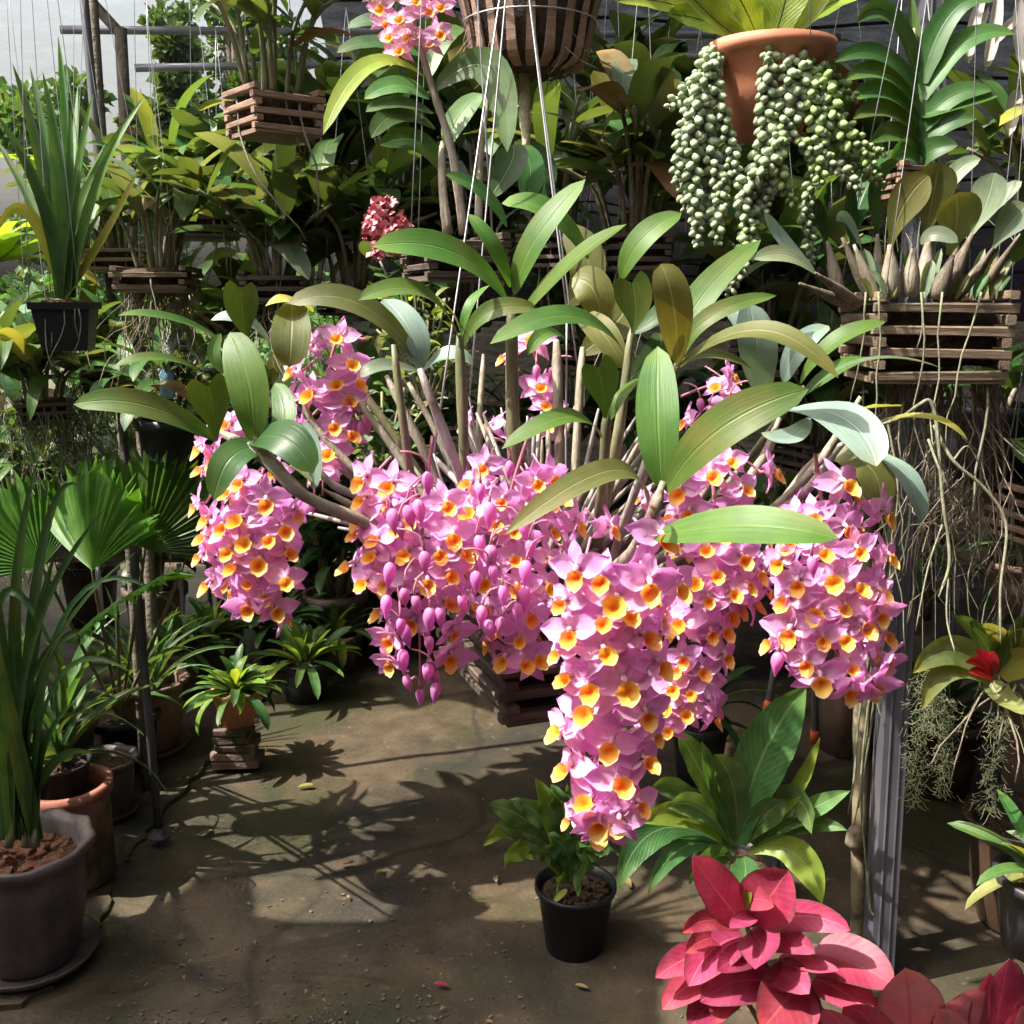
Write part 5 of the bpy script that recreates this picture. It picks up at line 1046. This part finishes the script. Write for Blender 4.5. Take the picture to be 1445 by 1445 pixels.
g = G(1432, 1300); t = thing('glazed_pot', 'dark brown glazed pot standing at the right edge', 'pot', g); pot(t, g, .125, .085, .28, GLAZE, SOIL, 'flare')
c = P(1478, 1235, 1.75); t = rosette('variegated_plant', 'pale variegated plant poking in at the right edge', 'plant', c, 0, 18, .16, .035, ('grey', 'brom', 'mid'), 115, 'ell', 85, 0, (20, 80), ('pot', .08, .06, .14, BLACK, 'plain')); 
t.location.z -= 0
c = Vector((c.x, c.y, 0))
# bench with orange rubber feet
fa, fb = G(1083, 1005), G(1150, 1047); t = thing('metal_bench', 'grey tubular bench with orange rubber feet behind the right-hand spray', 'bench', fb)
ends = [(fa, P(1125, 840, fa.y * .98 + .2)), (fb, P(1148, 800, fb.y * .98 + .1)), (fa + Vector((.75, .15, 0)), fa + Vector((.72, .15, .72))), (fb + Vector((.7, .1, 0)), fb + Vector((.7, .1, .72)))]
for a, b in ends:
    b = Vector((b.x, b.y, .72)); V, Fc, U = tube([a + Vector((0, 0, .02)), b], .0135, 10); l = part('leg', mesh('leg', V, Fc, GALV, U, off=fb), t)
    V, Fc, U = tube([a, a + Vector((0, 0, .03)), a + (b - a) * .065], [.019, .018, .0155], 10); part('rubber_foot', mesh('rubber_foot', V, Fc, ORANGE, U, off=fb), l)
for k in range(6): part('slat', bar(1.0, .07, .018, WOODD, k % 3), t, Matrix.Translation((fa.x + .4 - fb.x, -.05 + k * .085, .735)))
# black pots on the floor in the dark at the right
for i, (x, y, r, h, m, lab) in enumerate([(985, 1100, .09, .2, BLACK, 'black plastic pot in the shade behind the nest fern'), (1320, 1110, .13, .24, GLAZE, 'dark pot in the deep shade right of the grey post'), (1130, 940, .14, .26, TERRAD, 'dark clay pot in the deep shade under the bench')]):
    g = G(x, y); t = rosette('potted_plant', lab, 'potted plant', g + Vector((0, 0, h)), 0, 14, .3, .04, ('deep', 'deep', 'mid'), 120 + i, 'strap', 85, 20, (30, 100), ('pot', r, r * .75, h, m, 'plain'))

# ================================================================== FLOOR CENTRE
# black nursery pot with ruffled fern
g = G(811, 1335); t = thing('potted_ruffled_fern', 'small ruffled fern in a round black nursery pot on the floor', 'potted plant', g); pot(t, g, .092, .068, .165, BLACK, SOIL, 'nursery', fillz=.86)
chips(t, g + Vector((0, 0, .145)), .07, 50, SOIL, rng(6), .014)
for b, m, tp, w, mt in [((800, 1240), (752, 1165), (685, 1136), 34, 'fern'), ((798, 1242), (735, 1172), (683, 1194), 26, 'lime'), ((800, 1245), (750, 1195), (712, 1226), 30, 'lime'), ((806, 1235), (790, 1170), (756, 1100), 36, 'lime'), ((806, 1238), (800, 1160), (778, 1110), 34, 'fern'), ((810, 1238), (830, 1210), (812, 1262), 32, 'fern'), ((802, 1245), (790, 1240), (783, 1270), 18, 'lime'), ((815, 1238), (845, 1195), (872, 1208), 24, 'fern'), ((803, 1240), (770, 1190), (700, 1165), 26, 'fern'), ((808, 1236), (815, 1165), (800, 1105), 32, 'fern'), ((814, 1236), (840, 1170), (865, 1135), 32, 'fern'), ((806, 1236), (770, 1160), (720, 1130), 28, 'fern'), ((812, 1240), (830, 1180), (850, 1165), 34, 'fern'), ((800, 1242), (780, 1205), (745, 1205), 28, 'fern'), ((806, 1240), (798, 1200), (775, 1180), 36, 'fern'), ((812, 1240), (825, 1200), (838, 1200), 34, 'fern')]:
    pleaf(t, b, m, tp, w * 1.1, 2.36, 2.3, (.05, .55, .83), mt, 'fern', fold=.2, wave=.2, wn=3)
pleaf(t, (800, 1255), (792, 1262), (782, 1272), 10, 2.28, 2.26, (0, .6, .8), 'heroy', 'ell', name='dead_leaf')
# bird's nest fern
g = G(1035, 1285); t = thing('birds_nest_fern', 'large glossy nest fern on the floor left of the grey post', 'fern', g); pot(t, g, .1, .07, .15, BLACK, SOIL, 'plain')
for b, m, tp, w, mt in [((1045, 1192), (1070, 1080), (1138, 966), 84, 'fern'), ((1040, 1188), (1034, 1110), (1008, 1064), 52, 'fern'), ((1032, 1185), (992, 1095), (954, 1030), 46, 'fern'), ((1036, 1185), (1008, 1110), (990, 1045), 28, 'fern'), ((1058, 1188), (1118, 1125), (1157, 1040), 24, 'lime'), ((1062, 1192), (1118, 1128), (1146, 1178), 56, 'fern'), ((1065, 1192), (1130, 1150), (1200, 1116), 34, 'fern'), ((1068, 1196), (1140, 1166), (1196, 1172), 22, 'fern'), ((1030, 1198), (930, 1170), (872, 1256), 52, 'fern'), ((1022, 1190), (965, 1150), (905, 1162), 40, 'lime'), ((1028, 1187), (965, 1122), (918, 1112), 36, 'fern'), ((1036, 1206), (965, 1195), (914, 1262), 32, 'fern'), ((1030, 1210), (1005, 1212), (972, 1248), 46, 'fern'), ((1058, 1202), (1122, 1204), (1160, 1276), 50, 'lime'), ((1048, 1208), (1052, 1230), (1045, 1256), 48, 'fern'), ((1050, 1190), (1080, 1150), (1110, 1130), 44, 'fern'), ((1034, 1190), (985, 1140), (940, 1140), 40, 'fern')]:
    pleaf(t, b, m, tp, w * .88, 2.3, 2.2, ((1045 - tp[0]) / 400, .45, .86), mt, 'fern', fold=.3, wave=.05, wn=4)
# red-leaved plants in the right corner
g = G(1085, 1470); g = Vector((P(1085, 1440, 1.72).x, P(1085, 1440, 1.72).y, 0)); t = thing('red_aglaonema', 'potted plant with glossy crimson leaves at the lower right', 'potted plant', g); pot(t, g, .12, .09, .2, BLACK, SOIL, 'plain')
for b, m, tp, w, mt in [((1045, 1300), (1010, 1255), (976, 1209), 66, 'red'), ((1060, 1300), (1088, 1262), (1112, 1228), 86, 'red'), ((1070, 1308), (1135, 1292), (1200, 1313), 46, 'red'), ((1045, 1308), (1000, 1298), (962, 1316), 32, 'red'), ((1058, 1315), (1074, 1335), (1066, 1368), 68, 'red'), ((1048, 1322), (1005, 1340), (972, 1392), 66, 'red'), ((1095, 1390), (1040, 1385), (988, 1414), 66, 'red'), ((1085, 1372), (1115, 1380), (1142, 1402), 52, 'red'), ((1100, 1350), (1140, 1362), (1184, 1370), 30, 'red'), ((1150, 1345), (1205, 1360), (1262, 1392), 80, 'red'), ((1140, 1385), (1110, 1410), (1075, 1455), 90, 'red'), ((1150, 1380), (1190, 1400), (1230, 1432), 70, 'red'), ((1050, 1400), (1000, 1420), (975, 1455), 54, 'red'), ((1052, 1275), (1072, 1268), (1092, 1280), 36, 'red'), ((1060, 1290), (1050, 1300), (1030, 1310), 30, 'red'), ((1160, 1420), (1150, 1440), (1180, 1470), 60, 'red'), ((1020, 1345), (970, 1352), (925, 1380), 44, 'red'), ((1030, 1370), (975, 1388), (935, 1425), 50, 'red'), ((1080, 1335), (1120, 1330), (1150, 1345), 34, 'red'), ((1030, 1325), (995, 1325), (968, 1345), 34, 'red'), ((1100, 1400), (1130, 1420), (1150, 1450), 48, 'red'), ((1040, 1390), (1020, 1410), (1010, 1445), 46, 'red'), ((1175, 1400), (1215, 1420), (1255, 1418), 44, 'red'), ((1070, 1350), (1040, 1352), (1012, 1370), 40, 'red')]:
    pleaf(t, b, m, tp, w * 1.06, 1.68, 1.6, ((tp[0] - 1085) / 500, .62, .75), mt, 'ovate', fold=.28, wave=.02, wn=2)
pleaf(t, (1053, 1285), (1054, 1262), (1057, 1232), 14, 1.66, 1.66, (0, .2, 1), 'lime', 'ell', fold=.6, name='new_leaf')
for x, y in ((1055, 1310), (1090, 1380), (1150, 1350), (1045, 1400), (1150, 1420)): pcane(t, ((x, y, 1.67), ((x + 1090) / 2, (y + 1470) / 2, 1.71), (1090, 1478, 1.74)), .004, .005, CANEG, name='stem', nodes_=False)
g = Vector((P(1330, 1470, 1.55).x, P(1330, 1470, 1.55).y, 0)); t = thing('pink_aglaonema', 'potted plant with large pale pink leaves in the lower right corner', 'potted plant', g); pot(t, g, .12, .1, .16, TERRAD, SOIL, 'plain')
for b, m, tp, w, mt in [((1200, 1500), (1190, 1450), (1160, 1425), 60, 'red'), ((1350, 1500), (1340, 1460), (1322, 1425), 70, 'pink'), ((1440, 1500), (1450, 1460), (1440, 1420), 70, 'pink'), ((1282, 1490), (1284, 1420), (1276, 1366), 104, 'pink'), ((1330, 1490), (1350, 1430), (1390, 1398), 84, 'pink'), ((1400, 1480), (1412, 1410), (1424, 1352), 76, 'red'), ((1420, 1490), (1440, 1430), (1470, 1390), 70, 'red'), ((1240, 1490), (1225, 1440), (1190, 1420), 70, 'red'), ((1370, 1480), (1380, 1420), (1398, 1372), 34, 'red'), ((1310, 1500), (1300, 1470), (1280, 1450), 60, 'pink')]:
    pleaf(t, b, m, tp, w, 1.5, 1.46, ((tp[0] - 1330) / 500, .45, .87), mt, 'ovate', fold=.2, wave=.02, wn=2)
for x, y in ((1282, 1490), (1330, 1490), (1400, 1480)): pcane(t, ((x, y, 1.5), ((x + 1330) / 2, y + 60, 1.53), (1330, 1620, 1.56)), .005, .006, CANEG, name='stem', nodes_=False)
pass

# ================================================================== LEFT SIDE
def potted(label, gx, gy, r0, r1, h, mat, rim, z=SLAB, soil=SOIL, saucer=True, rimmat=None, name='clay_pot'):
    g = G(gx, gy, z); t = thing(name, label, 'pot', g)
    if saucer:
        V, Fc = lathe([(r1 * 1.15, 0), (r1 * 1.5, .028), (r1 * 1.55, .028), (r1 * 1.4, .008), (.0, .006)], 36); part('saucer', mesh('saucer', V, Fc, mat), t)
    pot(t, g + Vector((0, 0, .008 if saucer else 0)), r0, r1, h, mat, soil, rim, rimmat); return t, g + Vector((0, 0, h * .85))
t, c = potted('large grey clay pot with wavy rim and tall strap leaves at the left edge', 48, 1352, .135, .095, .285, CLAYG, 'flare', name='potted_strap_orchid')
t['category'] = 'potted plant'
chips(t, c + Vector((0, 0, .0)), .1, 40, SOILR, rng(8), .03)
Rl = rng(130)
for tp, m, w in [((153, 712), (40, 930), 28), ((197, 775), (60, 950), 28), ((263, 870), (105, 850), 16), ((173, 925), (75, 925), 22), ((187, 950), (80, 965), 22), ((90, 949), (2, 850), 26), ((57, 640), (22, 880), 28), ((112, 685), (58, 790), 26), ((-30, 640), (-8, 850), 28), ((100, 880), (32, 1000), 28), ((-25, 830), (8, 985), 28), ((112, 985), (62, 1060), 26), ((132, 1062), (72, 1082), 24), ((18, 890), (22, 1040), 28), ((78, 780), (46, 930), 26), ((-45, 760), (-5, 930), 28)]:
    pleaf(t, (35 + Rl.uniform(-25, 25), 1185), m, tp, w * .9, 2.2, 2.1 + Rl.uniform(-.15, .12), ((35 - tp[0]) / 250, .5, .8), Rl.choice(('deep', 'mid', 'deep')), 'grass', fold=.3, twist=Rl.uniform(-.6, .6))
for i in range(5): pcane(t, ((35 + Rl.uniform(-25, 25), 1195, 2.2), (35 + Rl.uniform(-30, 30), 1110, 2.2), (35 + Rl.uniform(-40, 40), 1030, 2.2)), .009, .006, CANEG, name='bulb')
t, c = potted('tall pinkish jar with red rim behind the large grey pot', 105, 1238, .105, .1, .27, CLAYP, 'jar', saucer=False, rimmat=REDRIM, name='clay_jar')
p2 = c + Vector((-.02, .02, -.02)); t = rosette('nursery_pot_plant', 'grassy plant in a black nursery pot set inside the pinkish jar', 'potted plant', p2 + Vector((0, 0, .11)), 0, 16, .38, .022, ('deep', 'mid'), 131, 'grass', 85, 30, (30, 110), ('pot', .075, .055, .11, BLACK, 'nursery'))
t, c = potted('squat grey clay pot with scalloped rim beside the steel pole', 152, 1148, .088, .062, .17, CLAYG, 'flare', name='clay_pot')
t, c = potted('large dark clay pot in the shade behind the steel pole', 205, 1055, .14, .1, .24, TERRAD, 'flare', name='potted_grass'); t['category'] = 'potted plant'
for i in range(30): put_leaf(t, c - wloc(t) + Vector((Rl.uniform(-.06, .06), Rl.uniform(-.06, .06), 0)), Rl.random() * 6.28, Rl.uniform(.25, .45), .018, 'grass', Rl.choice(('deep', 'mid', 'strap')), Rl.uniform(50, 85), Rl.uniform(40, 110), Rl)
t, c = potted('shaded clay pot of grassy leaves left of the steel pole', 85, 1120, .12, .09, .24, TERRAD, 'plain', name='potted_grass'); t['category'] = 'potted plant'
for i in range(26): put_leaf(t, c - wloc(t) + Vector((Rl.uniform(-.05, .05), Rl.uniform(-.05, .05), 0)), Rl.random() * 6.28, Rl.uniform(.3, .5), .03, 'strap', Rl.choice(('deep', 'mid', 'strap')), Rl.uniform(40, 85), Rl.uniform(40, 110), Rl)
# brick stack with a terracotta pot
gb = G(335, 1082, 0); names = ('lowest', 'second lowest', 'third lowest', 'fourth lowest', 'topmost'); z = .012
for k in range(5):
    hh = .027 if k else .03; wd = .15 - k * .012; V, Fc = boxv(wd, .105, hh, .004, .003, rng(k)); me = mesh('brick', V, Fc, BRICK, smooth=False)
    tag(part('brick', me, None, Matrix.Translation(gb + Vector((rng(k).uniform(-.008, .008), 0, z + hh / 2))) @ Matrix.Rotation(rng(k + 9).uniform(-.12, .2), 4, 'Z')), names[k] + ' mossy flat brick in the stack under the terracotta pot', 'brick', 'bricks stacked under the terracotta pot'); z += hh + .001
c = gb + Vector((.01, 0, z)); rosette('potted_bromeliad', 'dark leafy bromeliad in a terracotta pot on the brick stack', 'potted plant', c + Vector((0, 0, .115)), 0, 44, .16, .035, ('deep', 'mid', 'deep', 'lime'), 140, 'ell', 88, -10, (30, 90), ('pot', .078, .052, .115, TERRA, 'plain'), spread=.05)
for i, (x, y, r, h, lab, m) in enumerate([(432, 985, .1, .16, 'small-leaved plant in a dark round pot right of the brick stack', BLACK), (475, 945, .1, .16, 'leafy plant in a dark pot furthest along the left side of the aisle', TERRAD), (400, 945, .11, .22, 'bushy plant in a dark pot behind the terracotta pot', BLACK), (300, 960, .12, .2, 'bushy plant in a clay pot behind the brick stack', TERRAD), (520, 905, .1, .2, 'dark leafy plant in a pot at the far end of the aisle', BLACK), (250, 985, .1, .2, 'small strap-leaved plant in a pot between steel pole and brick stack', TERRAD)]):
    g = G(x, y); rosette('potted_plant', lab, 'potted plant', g + Vector((0, 0, h)), 0, 34, .2, .04, ('deep', 'mid', 'mid', 'lime') if i in (0, 1, 3) else ('deep', 'deep', 'mid'), 150 + i, 'ell', 88, 0, (20, 80), ('pot', r, r * .75, h, m, 'plain'), spread=.06)
# fan palm
def fan(t, hub, axis, nrm, r, span, mat='palm', seg=26, seed=0, droop=.15):
    R = rng(seed); axis = axis.normalized(); nrm = (nrm - axis * nrm.dot(axis)).normalized(); sd = axis.cross(nrm); V = [hub.copy()]; U = [(.25, 0)]; Fc = []; rings = 6; n = seg * 2
    for i in range(n + 1):
        a = (i / n - .5) * span; e = R.uniform(.9, 1.0) if i % 2 == 0 else R.uniform(.74, .86); rr = r * (.86 + .14 * cos(a)) * R.uniform(.95, 1.03); dr = R.uniform(-.06, .1)
        for k in range(1, rings + 1):
            f = k / rings; q = rr * (f if k < rings else f * e); pl = (.5 if i % 2 else -.5) * f * r * span / n * .75
            V.append(hub + (axis * cos(a) + sd * sin(a)) * q + nrm * (pl - r * f * f * (droop * (.4 + abs(sin(a)) * .5) + dr * f))); U.append((.25, f))
    for i in range(n):
        a0, b0 = 1 + i * rings, 1 + (i + 1) * rings; Fc.append((0, a0, b0)); Fc += [(a0 + k, a0 + k + 1, b0 + k + 1, b0 + k) for k in range(rings - 1)]
    part('fan_leaf', mesh('fan_leaf', V, Fc, LM[mat], U, off=wloc(t), smooth=False), t)
g = G(175, 1085); t = thing('fan_palm', 'fan palm with pleated round leaves left of the flowers', 'palm', g); pot(t, g, .12, .09, .2, BLACK, SOIL, 'plain')
for i, (x, y, d, ax, nr, r, sp) in enumerate([(130, 805, 2.32, (-.05, 1, .1), (-.5, .25, .8), 165, 2.3), (205, 775, 2.38, (.4, .85, .1), (.25, .3, .9), 150, 2.7), (262, 790, 2.45, (.5, .75, .1), (.1, .5, .8), 130, 2.4), (60, 800, 2.5, (-.5, .8, .1), (0, .5, .8), 150, 2.5), (165, 850, 2.25, (.3, .15, .3), (0, .9, .5), 120, 2.6)]):
    hub = P(x, y, d); fan(t, hub, CV(*ax), CV(*nr), S(r, d), sp, seed=i); cane(t, [g + Vector((0, 0, .18)), (g + hub) * .5 + Vector((0, 0, .08)), hub], .006, .004, CANEG, name='leaf_stalk', nodes_=False)
# bench on the left
t = thing('wooden_bench', 'low dark slatted bench behind the fan palm', 'bench', G(240, 930))
b0 = G(240, 930); 
for k in range(5): part('slat', bar(1.5, .06, .02, WOODD, k % 3), t, Matrix.Translation((-.35, .1 + k * .08, .42)))
for dx in (-1.0, -.3, .05, .3): wire(t, b0 + Vector((dx, .05, 0)), b0 + Vector((dx, .05, .41)), .012, GALV, 'leg'); wire(t, b0 + Vector((dx, .45, 0)), b0 + Vector((dx, .45, .41)), .012, GALV, 'leg')
for i, (dx, lab) in enumerate([(-1.0, 'leafy orchid pot at the left end of the low bench'), (-.62, 'leafy orchid pot second from the left on the low bench'), (-.25, 'leafy orchid pot in the middle of the low bench'), (.15, 'leafy orchid pot at the right end of the low bench')]):
    cane_plant('bench_orchid', lab, 'orchid', b0 + Vector((dx, .22, .55)), 0, .3, 10, .7, .2, .055, ('deep', 'mid', 'lime'), 160 + i, ('pot', .075, .055, .12, BLACK, 'plain'), (3, 6), droop=90)
# hanging pots and roots mid left
for i, (x, y, d, m, lab, mats) in enumerate([(62, 560, 2.5, BLACK, 'orchid with a beard of pale roots left of the steel pole', ('mid', 'strap', 'grey')), (245, 590, 2.5, BLACK, 'orchid in a deep black hanging pot right of the steel pole', ('deep', 'mid')), (150, 520, 2.7, WOODD, 'orchid with tangled silvery roots behind the steel pole', ('mid', 'grey')), (20, 690, 2.7, BLACK, 'strap-leaved plant in a black pot at the left edge', ('strap', 'mid'))]):
    t = cane_plant('hanging_orchid', lab, 'orchid', (x, y), d, .18, 10, .9, .2, .03 if i == 3 else .045, mats, 170 + i, ('pot', .085, .075, .2, BLACK, 'plain') if i in (1, 3) else ('basket', .13, .06, 3, .4, WOODD), (3, 5), kind='strap' if i != 1 else 'ell', droop=110, roots=8, hang=1.0)
    mossroots(t, P(x, y + (20 if i != 1 else 110), d), .11, 120 if i != 1 else 30, .05, .3, 180 + i, ROOT if i in (0, 2) else ROOTD)
tb = thing('water_bottle', 'clear blue plastic bottle standing among the hanging pots at left', 'bottle', P(237, 562, 2.42)); V, Fc = lathe([(.016, 0), (.0175, .004), (.0175, .03), (.016, .034), (.0175, .038), (.0175, .055), (.008, .07), (.008, .075)], 14); part('body', mesh('body', V, Fc, BLUEP), tb)
V, Fc = lathe([(.0085, 0), (.0085, .01), (.004, .0105)], 10); part('cap', mesh('cap', V, Fc, BLUEP), tb, Matrix.Translation((0, 0, .076)))

# back row: plants on the floor and benches at the far end
bb = thing('back_bench', 'dark wooden plant bench across the far end of the aisle', 'bench', Vector((.3, 4.9, 0)))
for k in range(5): part('slat', bar(3.6, .08, .025, WOODD, k % 3), bb, Matrix.Translation((0, -.2 + k * .1, .5)))
for dx in (-1.7, -.6, .6, 1.7): wire(bb, Vector((.3 + dx, 4.75, 0)), Vector((.3 + dx, 4.75, .49)), .02, WOODD, 'leg')
for i, (x, y, h, lab) in enumerate([(560, 880, .3, 'dark leafy plant in a pot straight down the aisle'), (620, 868, .25, 'dark leafy plant in a pot behind the hanging buds'), (455, 890, .3, 'dark leafy plant in a pot behind the far left spray'), (690, 870, .3, 'dark leafy plant in a pot behind the central flowers')]):
    g = G(x, y); rosette('potted_plant', lab, 'potted plant', g + Vector((0, 0, h)), 0, 34, .3, .06, ('deep', 'deep', 'mid'), 190 + i, 'ell', 88, 0, (20, 90), ('pot', .12, .09, h, TERRAD, 'plain'), spread=.08)
pos = ('leftmost', 'second', 'third', 'fourth', 'fifth', 'sixth', 'seventh', 'rightmost')
for i in range(8):
    cane_plant('back_bench_orchid', pos[i] + (' of the eight dark orchids on the far bench' if i in (0, 7) else ' from the left of the eight dark orchids on the far bench'), 'orchid', Vector((-1.3 + i * .45, 4.9 + .08 * (i % 2), .66)), 0, .55, 12, .7, .3, .085, ('deep', 'deep', 'mid'), 200 + i, ('pot', .1, .07, .15, BLACK, 'plain'), (4, 7), droop=90, group='orchids on the far bench', rr=.008)
pos6 = ('leftmost', 'second', 'third', 'fourth', 'fifth', 'rightmost')
for i in range(6):
    cane_plant('high_back_orchid', pos6[i] + (' of the six big orchids hung highest at the far end' if i in (0, 5) else ' from the left of the six big orchids hung highest at the far end'), 'orchid', Vector((-1.5 + i * .62, 4.4 + .15 * (i % 2), 1.35 + .12 * ((i * 2) % 3))), 0, .45, 12, .8, .3, .085, ('deep', 'deep', 'mid'), 220 + i, ('basket', .2, .09, 3, i * .5, WOODD), (4, 7), droop=90, group='orchids hung high at the far end', hang=1.0, rr=.008)
for i, (x, y, z, lab) in enumerate([(1.15, 3.3, .45, 'dark leafy plant on the floor beyond the grey post'), (1.5, 2.7, .5, 'dark leafy plant at the far right under the hanging moss'), (.75, 4.0, .35, 'dark leafy plant on the floor behind the metal bench'), (-1.9, 3.3, .55, 'leafy plant filling the left side behind the fan palm'), (-1.75, 2.6, .4, 'leafy plant at the left edge behind the large grey pot')]):
    cane_plant('floor_orchid', lab, 'potted plant', Vector((x, y, z)), 0, .5, 14, .7, .3, .07, ('deep', 'deep', 'mid'), 240 + i, ('pot', .12, .09, z, TERRAD, 'plain'), (4, 7), droop=90, rr=.008)

# ================================================================== LITTER
for i, (x, y, lab) in enumerate([(-2.5, 4.4, 'tall leafy plant furthest left behind the left bench'), (-2.0, 4.7, 'tall leafy plant second from left behind the left bench'), (-1.55, 4.3, 'tall leafy plant third from left behind the left bench'), (-1.1, 4.6, 'tall leafy plant behind the terracotta pot and brick stack'), (-.75, 4.2, 'tall leafy plant at the far left side of the aisle'), (-2.3, 3.4, 'tall leafy plant at the left edge between bench and pots')]):
    cane_plant('tall_leafy_plant', lab, 'potted plant', Vector((x, y, .3)), 0, .85, 16, .6, .3, .075, ('deep', 'deep', 'mid'), 260 + i, ('pot', .13, .1, .3, TERRAD, 'plain'), (6, 9), droop=90, rr=.008, start=.15, group='tall plants behind the left bench')
R = rng(301); mb = MB()
for i in range(90):
    p = G(R.uniform(150, 1250), R.uniform(960, 1445)); L = R.uniform(.006, .02); V, Fc, U = ribbon([Vector((0, 0, .003)), Vector((L * .5, 0, .003 + L * R.uniform(0, .3))), Vector((L, 0, .003))], (0, 0, 1), L * .5, 'sin', .4, cols=2); Mx = Matrix.Translation(p + Vector((0, 0, .006))) @ Matrix.Rotation(R.random() * 6, 4, 'Z'); mb.add([Mx @ v for v in V], Fc, U)
tag(part('leaf_litter', mb.mesh('leaf_litter', LM['dry'])), 'tiny dry leaf scraps scattered over the floor', 'leaf litter', kind='stuff')
R = rng(300); mb = MB()
for i in range(420):
    p = G(R.uniform(150, 760), 1445 - 190 * R.random() ** 2.2) if i < 260 else G(R.uniform(200, 1250), R.uniform(1000, 1445)); s = R.uniform(.0015, .005) if i < 260 else R.uniform(.001, .003)
    V, Fc = boxv(s * 2, s * R.uniform(1, 1.8), s * .8, s * .2, s * .25, R); Mx = Matrix.Translation(p + Vector((0, 0, .002 + .012 * noise.noise((p.x * 1.3, p.y * 1.3, 0)) + .004 * noise.noise((p.x * 6, p.y * 6, 3))))) @ Matrix.Rotation(R.random() * 6, 4, 'Z'); mb.add([Mx @ Vector(v) for v in V], Fc)
tag(part('floor_grit', mb.mesh('floor_grit', LITTER, smooth=False)), 'grit and crumbs scattered over the concrete floor', 'grit', kind='stuff')
for i, (x, y, L, mt, lab) in enumerate([(634, 1397, .035, 'red', 'small reddish fallen leaf on the floor near the bottom'), (540, 1230, .03, 'dry', 'dry fallen leaf on the sunlit patch of floor'), (480, 1225, .04, 'dry', 'brown fallen leaf at the left of the sunlit patch'), (700, 1250, .03, 'dry', 'dry fallen leaf left of the black nursery pot'), (890, 1258, .05, 'dry', 'curled brown leaf right of the black nursery pot'), (300, 1175, .05, 'dry', 'pale fallen leaf right of the steel pole'), (420, 1115, .05, 'heroy', 'yellow fallen leaf beyond the steel pole'), (640, 1255, .02, 'dry', 'tiny dry leaf in the middle of the floor'), (830, 1400, .03, 'dry', 'dry leaf at the bottom below the black nursery pot')]):
    p = G(x, y); me = libleaf('ell', mt, 15, 20, i % 2, .5); o = part('fallen_leaf', me, None, Matrix.Translation(p + Vector((0, 0, .01))) @ Matrix.Rotation(R.random() * 6, 4, 'Z') @ Matrix.Diagonal((L, L * .45, L, 1))); tag(o, lab, 'fallen leaf', 'fallen leaves on the floor')
